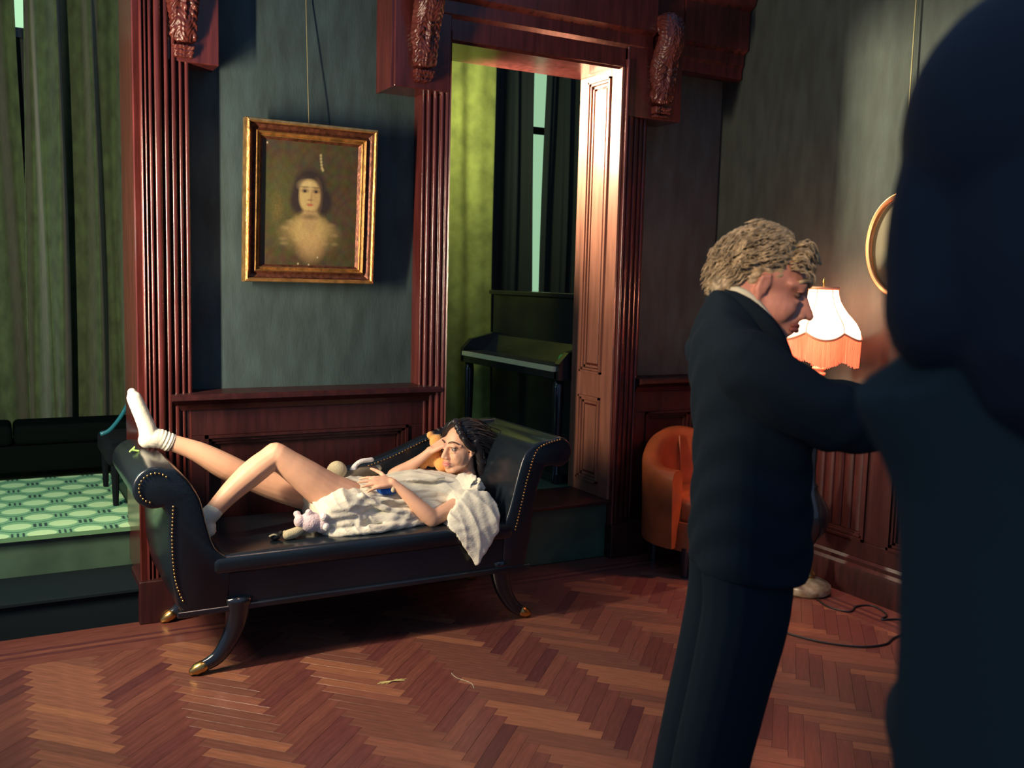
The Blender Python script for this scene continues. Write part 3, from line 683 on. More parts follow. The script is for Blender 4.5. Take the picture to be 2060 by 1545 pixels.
# ------------------------------------------------------------------ figure parts
def head_blobs(Fm, female=True, s=1.0):
    mb = MB(); f = .96 if female else 1.0
    mb.ell((-.012, 0, .032), (.096, .074, .100), 24, 16)
    mb.ell((.028, 0, -.035), (.060*f, .057*f, .082), 20, 14)
    mb.ell((.066, 0, -.100), (.024, .024 if female else .03, .020))
    for y in (-1, 1):
        mb.tube([(-.008, y*.056, -.035), (.012, y*.046, -.074), (.060, y*.018, -.098)], [.018, .018, .020], 10, round_ends=True)
        mb.ell((.060, y*.036, -.028), (.026, .022, .028))
        mb.tube([(.052, y*.058, .026), (.080, y*.034, .034), (.088, y*.012, .026)], [.010, .012, .009] if not female else [.008, .009, .008], 8, round_ends=True)
        mb.ell((.104, y*.013, -.036), (.010, .008, .008))
        ez = .8 if female else 1.15
        mb.tube([(-.012, y*.074, -.030*ez), (-.020, y*.081, -.008), (-.018, y*.084, .018*ez), (-.004, y*.080, .024*ez), (.002, y*.075, .010)], [.007, .006, .006, .006, .006] if female else [.009, .008, .007, .007, .006], 8, round_ends=True)
        mb.ell((.022, y*.040, -.034), (.048, .028, .050)); mb.ell((.046, y*.036, -.034), (.034, .027, .040))
        mb.ell((-.008, y*.079, -.002), (.014, .005, .022))
        mb.ell((.078, y*.031, .020), (.012, .018, .006)); mb.ell((.079, y*.031, -.006), (.010, .016, .005))
    mb.tube([(.086, 0, .026), (.096, 0, .005), (.108 if female else .112, 0, -.018), (.116 if female else .122, 0, -.030)], [.009, .010, .0115, .0115], 10, round_ends=True)
    mb.ell((.096, 0, -.022), (.022, .0135, .020)); mb.ell((.088, 0, -.005), (.016, .011, .03)); mb.ell((.094, 0, -.036), (.020, .016, .012)); mb.ell((.090, 0, -.052), (.014, .022, .014)); mb.ell((.086, 0, -.078), (.016, .022, .014))
    mb.ell((.060, 0, -.062), (.034, .036, .036))
    mb.tube([(-.022, 0, -.05), (-.035, 0, -.11), (-.045, 0, -.17)], [.055, .050, .054] if female else [.064, .060, .062], 16, round_ends=True)
    for i, v in enumerate(mb.v): mb.v[i] = tuple(Fm @ (Vector(v)*s))
    return mb
def face_parts(Fm, parent, female, s=1.0):
    for y in (-1, 1):
        e_ = MB().ell((.0738, y*.031, .0075), (.0118, .0120, .0105) if female else (.009, .012, .007), 16, 12); [e_.v.__setitem__(i, tuple(Fm @ (Vector(v)*s))) for i, v in enumerate(e_.v)]
        eo = e_.build('eye', EYEW if female else EYED, parent, smooth=True)
        e_ = MB().ell((.0822 if female else .079, y*.0315, .0070), (.0042, .0052, .0052), 12, 8); [e_.v.__setitem__(i, tuple(Fm @ (Vector(v)*s))) for i, v in enumerate(e_.v)]
        e_.build('iris', IRIS, eo, smooth=True)
        b_ = MB().tube([(.071, y*.052, .014), (.083, y*.043, .0175), (.0865, y*.031, .0185), (.085, y*.018, .0145)], [.0012, .0022, .0022, .0012], 6); [b_.v.__setitem__(i, tuple(Fm @ (Vector(v)*s))) for i, v in enumerate(b_.v)]
        b_.build('eyelid', BROW if female else SKINM, eo, smooth=True)
        b_ = MB().tube(bez([(.066, y*.056, .035), (.084, y*.043, .046), (.094, y*.026, .044), (.096, y*.014, .037)], 9), [.0012, .0018, .0024, .003, .0034, .0034, .0034, .003, .003, .003][:10], 8) if False else MB().tube(bez([(.066, y*.056, .036), (.086, y*.043, .047), (.095, y*.026, .045), (.0965, y*.014, .038)], 9), .003 if female else .005, 8)
        [b_.v.__setitem__(i, tuple(Fm @ (Vector(v)*s))) for i, v in enumerate(b_.v)]
        b_.build('eyebrow', BROW if female else HAIRM, parent, smooth=True)
    for nm, z, t in (('upper_lip', -.0615, .0052), ('lower_lip', -.0725, .0066)):
        l_ = MB().tube(bez([(.087, -.025, z-.003), (.1005, -.012, z+.002), (.1045, 0, z), (.1005, .012, z+.002), (.087, .025, z-.003)], 12), [t*.4, t*.8, t, t, t, t, t, t, t, t, t*.9, t*.7, t*.4][:13], 8)
        [l_.v.__setitem__(i, tuple(Fm @ (Vector(v)*s))) for i, v in enumerate(l_.v)]
        l_.build(nm, LIP if female else LIPM, parent, smooth=True)
def hand_blobs(mb, wrist, direction, normal, thumb_side, curls, spread=.12, s=1.0, thumb=(.8, .6, -.1)):
    """normal = back of the hand; thumb_side = +1/-1 along (normal x direction)"""
    d = Vector(direction).normalized(); n = (Vector(normal)-d*Vector(normal).dot(d)).normalized(); t = n.cross(d)*thumb_side
    W0 = Vector(wrist)
    lens = (.070, .079, .073, .058); base = (.088, .092, .087, .079)
    for i in range(4):
        off = (1.5-i)*.0205*s; kn = W0+d*base[i]*s+t*off
        mb.tube([W0+t*off*.55-n*.003, W0+d*.045*s+t*off*.85, kn], [.0145*s, .0135*s, .0115*s], 10, round_ends=True, flat=None)
        a = spread*(1.5-i); fd = (d*math.cos(a)+t*math.sin(a)).normalized(); p = kn.copy(); c = 0; P = [p.copy()]
        for j, fr_ in enumerate((.46, .30, .24)):
            c += curls[i]*(.8, 1.0, .7)[j]; dd = fd*math.cos(c)-n*math.sin(c); p = p+dd*lens[i]*fr_*s; P.append(p.copy())
        mb.tube(P, [.0095*s, .0085*s, .0078*s, .0062*s], 10, round_ends=True)
    th = W0+d*.022*s+t*.024*s-n*.006*s; td = (t*thumb[0]+d*thumb[1]-n*thumb[2]).normalized()
    k1 = th+td*.045*s; k2 = k1+(td*.75+d*.5).normalized()*.032*s; k3 = k2+(td*.6+d*.7).normalized()*.026*s
    mb.tube([W0+t*.008*s, th, k1, k2, k3], [.014*s, .0155*s, .0115*s, .0098*s, .0078*s], 10, round_ends=True)
    return mb
def locks(name, Fm, n, cond, length, rad, curl, flow, m, parent, c0=(-.012, 0, .034), rr=(.1, .079, .104), seed=1, lift=.3, segs=8, s=1.0):
    r = np.random.default_rng(seed); mb = MB(); cnt = 0
    while cnt < n:
        q = r.normal(size=3); q /= np.linalg.norm(q)
        p = Vector((c0[0]+rr[0]*q[0], c0[1]+rr[1]*q[1], c0[2]+rr[2]*q[2]))
        if not cond(p): continue
        nn = Vector((q[0]/rr[0], q[1]/rr[1], q[2]/rr[2])).normalized()
        L = length(p)*r.uniform(.7, 1.2); fd = Vector(flow(p)); P = [p-nn*.006]; d = (nn*lift+fd).normalized()
        ph, a1 = r.uniform(0, 6.28, 2); e1 = d.orthogonal().normalized(); e2 = d.cross(e1)
        cur = p.copy()
        for k in range(1, segs+1):
            t = k/segs; dd = (nn*lift*(1-1.6*t)+fd+V(0, 0, -.5*t)).normalized()
            cur = cur+dd*L/segs
            # keep outside the skull
            g_ = V((cur.x-c0[0])/(rr[0]*1.0), (cur.y-c0[1])/rr[1], (cur.z-c0[2])/rr[2]); gl_ = g_.length
            if gl_ < 1.03: cur = V(c0[0]+g_.x/gl_*rr[0]*1.03, c0[1]+g_.y/gl_*rr[1]*1.03, c0[2]+g_.z/gl_*rr[2]*1.03)
            off = e1*math.sin(ph+t*curl*6)+e2*math.cos(ph+t*curl*6)
            P.append(cur+off*rad*1.6*min(1, t*2)*(1 if curl > .5 else .4))
        mb.tube(P, [rad*(1-.75*(k/segs)**2) for k in range(segs+1)], 5); cnt += 1
    for i, v in enumerate(mb.v): mb.v[i] = tuple(Fm @ (Vector(v)*s))
    o = mb.build(name, m, parent, smooth=True); o['kind'] = 'stuff'; return o

# ------------------------------------------------------------------ reclining woman
HW = frame((-.955, -.30, .02), (.02, 0, 1), (2.012, 4.17, .768)); sW = .98
mb = head_blobs(HW, True, sW)
mb.tube([(2.03, 4.18, .70), (2.05, 4.17, .64), (2.02, 4.14, .60)], [.047, .046, .06], 16, round_ends=True)
# torso
mb.ell((1.43, 4.09, .575), (.13, .165, .10)); mb.ell((1.60, 4.10, .575), (.15, .130, .085)); mb.ell((1.80, 4.11, .575), (.16, .145, .085)); mb.ell((1.94, 4.11, .57), (.09, .16, .070))
# far leg stretched over the arm
mb.tube(bez([(1.42, 4.19, .575), (1.25, 4.20, .60), (1.08, 4.20, .655), (.98, 4.20, .700)], 12), [.088, .087, .085, .08, .077, .073, .069, .066, .063, .06, .058, .057, .056][:13], 16, round_ends=True)
mb.tube(bez([(.98, 4.20, .700), (.88, 4.20, .755), (.76, 4.20, .830), (.625, 4.20, .888)], 12), [.056, .056, .057, .058, .058, .056, .053, .049, .045, .041, .038, .036, .036], 16, round_ends=True)
mb.tube([(.625, 4.20, .888), (.575, 4.20, .898), (.56, 4.20, .93), (.535, 4.20, 1.0), (.513, 4.20, 1.06), (.506, 4.20, 1.08)], [.034, .032, .030, .025, .020, .012], 14, round_ends=True)
# near leg with the raised knee
mb.tube(bez([(1.40, 4.01, .575), (1.28, 4.01, .65), (1.16, 4.01, .745), (1.055, 4.02, .825)], 12), [.105, .101, .097, .092, .087, .083, .078, .074, .069, .065, .061, .059, .057], 18, round_ends=True)
mb.ell((1.052, 4.02, .822), (.056, .054, .058))
mb.tube(bez([(1.045, 4.02, .820), (.96, 4.02, .76), (.86, 4.01, .68), (.755, 4.0, .575)], 12), [.055, .054, .055, .056, .056, .055, .052, .049, .046, .042, .039, .037, .036], 16, round_ends=True)
mb.tube([(.755, 4.0, .575), (.775, 4.0, .525), (.74, 4.0, .515), (.69, 3.99, .56), (.66, 3.98, .60)], [.033, .026, .024, .020, .012], 12, round_ends=True)
# near arm
mb.tube([(1.97, 3.99, .580), (1.90, 3.915, .560), (1.725, 3.855, .515)], [.044, .043, .036], 14, round_ends=True)
mb.tube(bez([(1.725, 3.855, .515), (1.665, 3.875, .575), (1.61, 3.90, .635), (1.558, 3.925, .682)], 9), [.037, .039, .038, .035, .032, .029, .026, .0235, .022, .022][:10], 14, round_ends=True)
hand_blobs(mb, (1.556, 3.928, .686), (-.96, .05, .03), (.10, -.62, .78), -1, (.22, .12, .10, .18), .17, .90, thumb=(.9, .35, .05))
# far arm up to the face
mb.tube([(1.97, 4.25, .60), (1.84, 4.28, .62), (1.70, 4.26, .64)], [.050, .042, .036], 14, round_ends=True)
mb.tube(bez([(1.70, 4.26, .64), (1.76, 4.24, .675), (1.82, 4.22, .72), (1.868, 4.20, .765)], 9), [.036, .037, .036, .033, .030, .027, .024, .022, .021, .021][:10], 14, round_ends=True)
hand_blobs(mb, (1.868, 4.20, .767), (.62, -.30, .42), (-.55, -.25, .85), 1, (.10, .62, .8, .8), .10, .86, thumb=(.5, .8, .5))
wo = mb.remesh('person', SKIN, None, .0042, 6)
tag(wo, 'person with long dark hair in a white nightdress reclining on the black chaise', 'person')
face_parts(HW, wo, True, sW)
# hair: cap, falling mass and locks
hm = MB()
hm.ell((-.034, 0, .050), (.096, .088, .106), 24, 16)
for y in (-1, 1): hm.tube(bez([(.035, y*.004, .142), (.055, y*.034, .118), (.050, y*.062, .080), (.022, y*.078, .035), (-.01, y*.084, .012)], 12), .0165, 10, round_ends=True)
for y in (-.05, 0, .05): hm.tube(bez([(-.09, y, .06), (-.13, y*1.3, -.02), (-.14, y*1.6, -.10), (-.17, y*1.8, -.18), (-.20, y*2, -.24)], 14), .045, 12, round_ends=True)
for y in (-.078, .078): hm.tube(bez([(-.03, y, .05), (-.06, y*1.1, -.03), (-.08, y*1.1, -.10), (-.12, y*1.0, -.18)], 12), .026, 10, round_ends=True)
for i, v in enumerate(hm.v): hm.v[i] = tuple(HW @ (Vector(v)*sW))
hm.remesh('hair', HAIRW, wo, .005, 3, disp=lambda c, n: .0025*np.sin(c[:, 1]*260+6*np.sin(c[:, 2]*22)))
locks('hair_strands', HW, 260, lambda p: p.x < .035 and p.z > -.02 and (p.x < -.0 or p.z > .06), lambda p: .16 if p.x > -.04 else .24, .0035, .25, lambda p: (-.9, p.y*4, -.15 if p.x > -.05 else -1.0), HAIRW, wo, c0=(-.034, 0, .045), rr=(.095, .09, .107), seed=4, lift=.15, segs=9, s=sW)
# socks
sk = MB().tube(bez([(.655, 4.20, .873), (.625, 4.20, .888), (.600, 4.20, .898)], 8), [.0405, .0415, .040, .041, .0395, .041, .042, .042, .042][:9], 16, round_ends=False)
sk.tube(bez([(.600, 4.20, .898), (.568, 4.20, .905), (.556, 4.20, .95), (.530, 4.20, 1.02), (.508, 4.20, 1.075), (.500, 4.20, 1.098)], 20), [.042, .043, .043, .0425, .042, .040, .038, .037, .036, .035, .034, .033, .033, .032, .032, .031, .030, .028, .025, .021, .018][:21], 16, round_ends=True)
sk.ell((.556, 4.20, .893), (.036, .034, .036))
sk.remesh('sock', SOCK, wo, .004, 4, disp=lambda c, n: .0018*np.sin((c[:, 0]*.9-c[:, 2]*.45)*420)*np.clip((c[:, 0]-.60)*30, 0, 1))
sk = MB().tube(bez([(.79, 4.0, .61), (.755, 4.0, .575), (.762, 4.0, .53), (.72, 3.995, .53), (.68, 3.985, .575), (.655, 3.98, .605)], 16), [.039, .04, .04, .039, .038, .038, .037, .036, .034, .032, .030, .027, .024, .022, .02, .018, .016][:17], 14, round_ends=True)
sk.remesh('sock', SOCK, wo, .005, 3)
# dress
def drape(c, n):
    x, y, z = c[:, 0], c[:, 1], c[:, 2]
    q = z*.9-y*.5
    a = np.sin(q*95+x*22+3.2*np.sin(x*9+1)+1.5*np.sin(y*14)); b = np.sin(q*170-x*40+2.5*np.sin(x*15+z*20)); d = np.sin(x*60+q*60+3*np.sin(q*12))
    return .0050*(1-np.abs(a))**2*1.6*(.6+.4*np.sin(x*19))+.0020*b+.0010*d
def drape2(c, n):
    x, y, z = c[:, 0], c[:, 1], c[:, 2]
    q = x*.8+z*.25
    a = np.sin(q*62+2.4*np.sin(z*9)+1.2*np.sin(x*21)); b = np.sin(q*150+2*np.sin(z*17))
    return .006*(1-np.abs(a))**1.6+.0012*b
def ringx(x, cy, cz, ry, rz, tilt=0, k=28, p=2.3, low=None):
    out = []
    for i in range(k):
        a = 2*PI*i/k; c, s_ = math.cos(a), math.sin(a)
        y = cy+ry*math.copysign(abs(c)**(2/p), c); z = cz+rz*math.copysign(abs(s_)**(2/p), s_)
        if low is not None and z < low: z = low
        out.append((x+tilt*(z-cz), y, z))
    return out
dm = MB()
dm.loft([ringx(1.215, 4.035, .555, .165, .062, -.15, low=.488), ringx(1.26, 4.04, .572, .185, .085, -.3, low=.488), ringx(1.34, 4.06, .582, .21, .110, -.35, low=.487), ringx(1.44, 4.085, .580, .195, .104, -.1, low=.487), ringx(1.56, 4.10, .574, .175, .092, low=.487), ringx(1.68, 4.115, .580, .165, .096, low=.487), ringx(1.80, 4.12, .582, .165, .098, low=.49), ringx(1.90, 4.11, .578, .185, .086, .1), ringx(1.97, 4.10, .572, .19, .070, .2), ringx(2.02, 4.11, .575, .14, .050, .2)])
dm.ell((1.52, 3.945, .528), (.27, .085, .046), 24, 12); dm.ell((1.34, 3.94, .530), (.13, .095, .055), 20, 12); dm.ell((1.72, 3.95, .53), (.12, .06, .045), 20, 12)
# skirt edge lying in folds on the seat
dm.tube(bez([(1.22, 3.97, .50), (1.27, 3.87, .495), (1.36, 3.845, .50), (1.45, 3.83, .505), (1.56, 3.86, .50), (1.68, 3.89, .50), (1.78, 3.90, .50)], 30), .019, 10, round_ends=True)
dm.tube(bez([(1.30, 4.12, .60), (1.345, 4.06, .665), (1.36, 3.96, .645), (1.37, 3.88, .56), (1.37, 3.84, .50)], 20), [.015]*10+[.019]*11, 10, round_ends=True)
dm.tube(bez([(1.20, 4.0, .53), (1.25, 3.92, .52), (1.31, 3.87, .545), (1.36, 3.90, .60)], 16), .017, 10, round_ends=True)
dm.tube(bez([(1.40, 3.90, .64), (1.50, 3.885, .585), (1.62, 3.875, .55)], 14), .012, 8, round_ends=True)
dm.tube(bez([(1.38, 3.99, .672), (1.48, 3.92, .625), (1.60, 3.90, .60), (1.70, 3.93, .60)], 16), .009, 8, round_ends=True)
dm.tube(bez([(1.60, 4.02, .665), (1.72, 3.99, .672), (1.84, 3.98, .672)], 12), .009, 8, round_ends=True)
# wide sleeve falling over the front edge of the seat
sm = dm; s0_ = len(dm.v)
def ringp(c, u, v, ru, rv, k=24):
    return [tuple(Vector(c)+Vector(u)*ru*math.cos(2*PI*i/k)+Vector(v)*rv*math.sin(2*PI*i/k)) for i in range(k)]
def blade(pts, th):   # thick sheet through polygon rows
    rows = []
    for a, b in pts:
        a, b = Vector(a), Vector(b); ax = (b-a); L = ax.length; ax.normalize(); nrm = ax.cross(V(0, 0, 1)); 
        if nrm.length < .1: nrm = V(0, -1, 0)
        nrm.normalize(); k = 20; ring = []
        for i in range(k):
            t = 2*PI*i/k; ring.append(tuple((a+b)/2+ax*L/2*math.cos(t)+V(0, -1, 0).lerp(nrm, .0)*th*math.sin(t)))
        rows.append(ring)
    return rows
sm.loft([ringp((2.0, 4.0, .63), (0, .8, .6), (.9, 0, -.3), .07, .05), ringp((1.97, 3.93, .605), (.45, -.3, .8), (0, 1, 0), .105, .055), ringp((1.935, 3.885, .575), (.55, -.1, .8), (0, 1, 0), .135, .055),
         ringp((1.905, 3.865, .545), (.6, 0, .75), (0, 1, 0), .15, .055), ringp((1.875, 3.86, .525), (.55, 0, .75), (0, 1, 0), .135, .055), ringp((1.845, 3.865, .515), (.5, 0, .8), (0, 1, 0), .09, .05)])
sm.loft(blade([((1.80, 3.80, .525), (1.93, 3.85, .64)), ((1.80, 3.775, .497), (2.03, 3.83, .63)), ((1.82, 3.755, .470), (2.065, 3.80, .575)), ((1.85, 3.742, .425), (2.07, 3.77, .52)), ((1.885, 3.735, .370), (2.05, 3.755, .455)), ((1.912, 3.732, .328), (2.0, 3.74, .39)), ((1.925, 3.731, .313), (1.94, 3.733, .330))], .014))
for i in range(s0_, len(dm.v)): v = dm.v[i]; dm.v[i] = (v[0]-.035, v[1], v[2])
def drape_all(c, n):
    k = np.clip((c[:, 0]-1.80)*12, 0, 1)*np.clip((3.95-c[:, 1])*14, 0, 1)
    return drape(c, n)*(1-k)+drape2(c, n)*k
dm.ell((1.972, 3.942, .617), (.048, .042, .034)); dm.ell((2.0, 4.0, .602), (.055, .065, .052)); dm.ell((1.955, 3.99, .585), (.075, .075, .062)); dm.ell((1.90, 3.93, .575), (.06, .055, .045))
dm.remesh('nightdress', DRESS, wo, .005, 9, disp=drape_all)

# ------------------------------------------------------------------ toys on and around her
t = MB(); t.ell((1.175, 3.905, .545), (.052, .045, .045)); t.ell((1.225, 3.90, .535), (.042, .04, .042)); t.ell((1.125, 3.90, .555), (.024, .024, .028))
t.ell((1.165, 3.895, .588), (.017, .015, .018)); t.ell((1.12, 3.92, .583), (.016, .014, .014))
pg = t.remesh('plush_pig', PINK, None, .004, 3, disp=lambda c, n: .0012*np.sin(c[:, 0]*500)*np.sin(c[:, 2]*480)*np.sin(c[:, 1]*510)); tag(pg, 'pale pink plush pig lying beside the hem of the nightdress', 'plush toy')
MB().ell((1.222, 3.862, .572), (.017, .014, .018)).build('muzzle_tuft', WHITEP, pg, smooth=True); MB().ell((1.232, 3.862, .528), (.016, .012, .018)).build('foot', WHITEP, pg, smooth=True)
t = MB().tube([(1.07, 3.885, .505), (1.10, 3.89, .508), (1.135, 3.90, .520)], [.021, .023, .017], 12, round_ends=True)
o = t.build('knitted_toy', CREAM, None, smooth=True); tag(o, 'cream knitted toy foot poking out under the pink pig', 'plush toy')
t = MB(); t.ell((1.366, 4.13, .712), (.046, .046, .046), 20, 14)
dl_ = t.build('crochet_doll', CREAM, None, smooth=True); tag(dl_, 'cream crochet doll with a round ball head lying on her lap', 'doll')
MB().tube(bez([(1.37, 4.12, .685), (1.43, 4.13, .675), (1.50, 4.16, .69), (1.57, 4.18, .69)], 12), [.026, .03, .033, .034, .034, .034, .033, .032, .03, .028, .026, .024, .022][:13], 14, round_ends=True).build('body', GREYK, dl_, smooth=True)
MB().tube(bez([(1.445, 4.14, .695), (1.46, 4.15, .725), (1.49, 4.15, .745), (1.545, 4.16, .747)], 12), [.017, .017, .016, .014, .012, .011, .011, .011, .011, .011, .011, .011, .011][:13], 10, round_ends=True).build('arm', WHITEP, dl_, smooth=True)
MB().ell((1.585, 4.18, .698), (.017, .015, .018)).build('foot', CREAM, dl_, smooth=True)
t = MB(); t.ell((1.895, 4.24, .725), (.052, .035, .055)); t.ell((1.935, 4.20, .690), (.045, .035, .04)); t.ell((1.84, 4.235, .688), (.024, .022, .022)); t.ell((1.99, 4.17, .655), (.02, .018, .018)); t.ell((1.93, 4.27, .79), (.04, .03, .04)); t.ell((1.90, 4.285, .825), (.02, .014, .02))
tb = t.remesh('teddy_bear', ORANGEP, None, .005, 3, disp=lambda c, n: .001*np.sin(c[:, 0]*520)*np.sin(c[:, 2]*480)); tag(tb, 'apricot orange teddy bear tucked between her hand and cheek', 'teddy bear')
t = MB(); t.ell((1.545, 3.945, .652), (.055, .036, .028)); bt = t.build('blue_toy', BLUEP, None, smooth=True); tag(bt, 'small bright blue felt toy under her hand on the nightdress', 'plush toy')
MB().ell((1.555, 3.908, .655), (.011, .010, .014)).build('nose', CREAM, bt, smooth=True)
t = MB(); t.ell((1.02, 3.90, .499), (.024, .02, .014)); t.ell((1.045, 3.90, .512), (.010, .01, .010))
o = t.build('dark_toy', mat('charcoal_felt', (.02, .02, .02, 1), .9), None, smooth=True); tag(o, 'tiny dark toy with pale tips on the seat under her raised knee', 'plush toy')
MB().ell((1.058, 3.888, .517), .0075).build('ear', CREAM, o, smooth=True); MB().tube([(.995, 3.885, .508), (1.01, 3.883, .513), (1.022, 3.885, .508)], .0045, 6, round_ends=True).build('paw', CREAM, o, smooth=True)
o = MB().tube([(.48, 4.12, .862), (.50, 4.13, .878), (.492, 4.12, .866), (.512, 4.12, .862)], .0045, 6, round_ends=True).build('ribbon_scrap', mat('lime_ribbon', (.35, .6, .15, 1), .5), None); tag(o, 'small lime green ribbon scrap on the chaise arm beside the heel', 'ribbon')

# ------------------------------------------------------------------ standing man
MX = V(.876, -.482, 0); MY = V(.482, .876, 0)
def Q(u, v, z): return tuple(MX*u+MY*v+V(0, 0, z))
v0 = 2.40
HM = frame(MX*.93-MY*.22+V(0, 0, -.30), MX*.26+V(0, 0, 1), Q(.636, v0+.01, 1.597)); sM = 1.03
mb = head_blobs(HM, False, sM)
mb.tube([Q(.575, v0, 1.58), Q(.545, v0, 1.50), Q(.54, v0, 1.42)], [.058, .062, .075], 16, round_ends=True)
mb.ell(Q(.58, v0, 1.30), (.085, .10, .16)); mb.ell(Q(.60, v0, 1.0), (.09, .10, .16))
for sd in (-1, 1):
    vv = v0+sd*.10
    mb.tube([Q(.58, vv, .95), Q(.575, vv, .50), Q(.50, vv, .10)], [.08, .055, .04], 12, round_ends=True)
    mb.tube([Q(.52, vv, .07), Q(.60, vv, .045), Q(.66, vv, .035)], [.035, .036, .03], 10, round_ends=True)
    sv = v0+sd*.17
    mb.tube([Q(.57, v0+sd*.13, 1.40), Q(.70, sv+.01*sd, 1.33), Q(.80, sv, 1.29)], [.045, .042, .038], 12, round_ends=True)
    mb.tube([Q(.80, sv, 1.29), Q(.93, sv-.02*sd, 1.30), Q(1.05, v0+sd*.10, 1.31)], [.038, .032, .026], 12, round_ends=True)
    hand_blobs(mb, Q(1.05, v0+sd*.10, 1.31), MX-MY*sd*.3, MY*(.6*sd)+V(0, 0, .8), 1 if sd > 0 else -1, (.3, .35, .4, .45), .08, .98)
mn = mb.remesh('person', SKINM, None, .005, 5)
tag(mn, 'person with tousled grey-blond hair in a black suit, seen in profile reaching out', 'person')
face_parts(HM, mn, False, sM)
hm = MB(); hm.ell((-.030, 0, .050), (.100, .080, .100), 24, 16); hm.tube(bez([(-.09, 0, .03), (-.105, 0, -.02), (-.092, 0, -.055)], 6), .036, 12, round_ends=True)
for y in (-.04, .04): hm.ell((-.09, y, -.025), (.04, .04, .045))
for i, v in enumerate(hm.v): hm.v[i] = tuple(HM @ (Vector(v)*sM))
hm.remesh('hair', HAIRM, mn, .006, 2, disp=lambda c, n: .004*np.sin(c[:, 0]*150+5*np.sin(c[:, 2]*60))*np.sin(c[:, 2]*130+4*np.sin(c[:, 1]*70)))
def mflow(p):
    if p.x < -.05 or p.z < .03: return (-.75, p.y*2, -.55)
    if p.x > .03: return (.35, p.y*5, .25)
    return (-.8, p.y*5, .1)
locks('hair_curls', HM, 1500, lambda p: p.z > -.05 and (p.x < -.015 or p.z > .055) and not (p.x > -.045 and p.z < .045) and (p.x < .058), lambda p: .050 if p.x < .03 else .052, .0026, 1.5, mflow, HAIRM, mn, c0=(-.028, 0, .050), rr=(.098, .082, .100), seed=11, lift=.4, segs=9, s=sM)
# jacket, trousers, shirt
def ringz(u, v, z, ru, rv, k=28, p=2.4, tu=0):
    out = []
    for i in range(k):
        a = 2*PI*i/k; c, s_ = math.cos(a), math.sin(a)
        du = ru*math.copysign(abs(c)**(2/p), c); dv = rv*math.copysign(abs(s_)**(2/p), s_)
        out.append(Q(u+du, v+dv, z+tu*du))
    return out
jm = MB()
jm.loft([ringz(.624, v0, .885, .146, .21), ringz(.623, v0, .96, .147, .215), ringz(.621, v0, 1.06, .143, .21), ringz(.618, v0, 1.16, .139, .205), ringz(.616, v0, 1.26, .144, .215), ringz(.60, v0, 1.36, .140, .22), ringz(.575, v0, 1.44, .118, .20, tu=-.25), ringz(.563, v0, 1.50, .085, .14, tu=-.55), ringz(.560, v0, 1.545, .066, .085, tu=-.75), ringz(.565, v0, 1.562, .052, .058, tu=-.8)])
for sd in (-1, 1):
    sv = v0+sd*.19
    jm.tube(bez([Q(.555, sv*1.0-.01*sd, 1.42), Q(.64, sv+.01*sd, 1.35), Q(.76, sv+.01*sd, 1.30), Q(.88, sv-.03*sd, 1.29), Q(1.02, v0+sd*.115, 1.30)], 20), [.085, .086, .087, .087, .086, .085, .084, .084, .083, .082, .082, .080, .078, .075, .072, .068, .064, .060, .057, .054, .052][:21], 16, round_ends=True)
jk = jm.remesh('jacket', SUIT, mn, .008, 4, disp=lambda c, n: .003*np.sin(c[:, 2]*60+3*np.sin(c[:, 0]*20)+c[:, 1]*25))
lp = MB()
for sd in (-1, 1):
    lp.tube(bez([Q(.515, v0+sd*.045, 1.575), Q(.565, v0+sd*.066, 1.552), Q(.63, v0+sd*.062, 1.49), Q(.682, v0+sd*.03, 1.415), Q(.735, v0+sd*.012, 1.30)], 18), [.012, .013, .014, .014, .015, .016, .017, .018, .018, .018, .017, .016, .015, .014, .013, .012, .011, .01, .009][:19], 8, flat=((0, 0, 1), 1.7))
lp.build('lapel', SUIT, jk, smooth=True)
sh = MB()
for sd in (-1, 1):
    sh.tube(bez([Q(.53, v0+sd*.040, 1.590), Q(.57, v0+sd*.060, 1.575), Q(.62, v0+sd*.060, 1.525), Q(.662, v0+sd*.040, 1.468), Q(.675, v0+sd*.01, 1.445)], 16), .0085, 8, flat=((0, 0, 1), 2.0), round_ends=True)
sh.build('shirt_collar', SHIRT, mn, smooth=True)
for sd in (-1, 1):
    cfm = MB().tube([Q(1.0, v0+sd*.12, 1.303), Q(1.045, v0+sd*.105, 1.309)], .034, 14); cfm.build('shirt_cuff', SHIRT, mn, smooth=True)
tm = MB()
for sd in (-1, 1):
    vv = v0+sd*.095
    tm.tube(bez([Q(.60, vv*1-.02*sd, .95), Q(.603, vv, .80), Q(.575, vv, .62), Q(.535, vv, .40), Q(.505, vv, .20), Q(.49, vv, .06)], 24), [.115, .115, .114, .112, .110, .108, .106, .104, .102, .100, .099, .098, .097, .096, .096, .095, .094, .094, .093, .092, .091, .09, .09, .09, .09][:25], 16, round_ends=False)
tm.remesh('trousers', SUIT, mn, .009, 3)
for sd in (-1, 1):
    vv = v0+sd*.095
    MB().loft([[Q(.58+.145*math.cos(a), vv+.045*math.sin(a)*(1 if math.cos(a) > -.5 else .85), z) for a in np.linspace(0, 2*PI, 24, endpoint=False)] for z in (0, .02)] +
        [[Q(.575+.138*math.cos(a)-.0, vv+.042*math.sin(a), .045) for a in np.linspace(0, 2*PI, 24, endpoint=False)], [Q(.53+.085*math.cos(a), vv+.036*math.sin(a), .085) for a in np.linspace(0, 2*PI, 24, endpoint=False)], [Q(.505+.05*math.cos(a), vv+.034*math.sin(a), .105) for a in np.linspace(0, 2*PI, 24, endpoint=False)]]).build('shoe', BLACKW, mn, smooth=True)

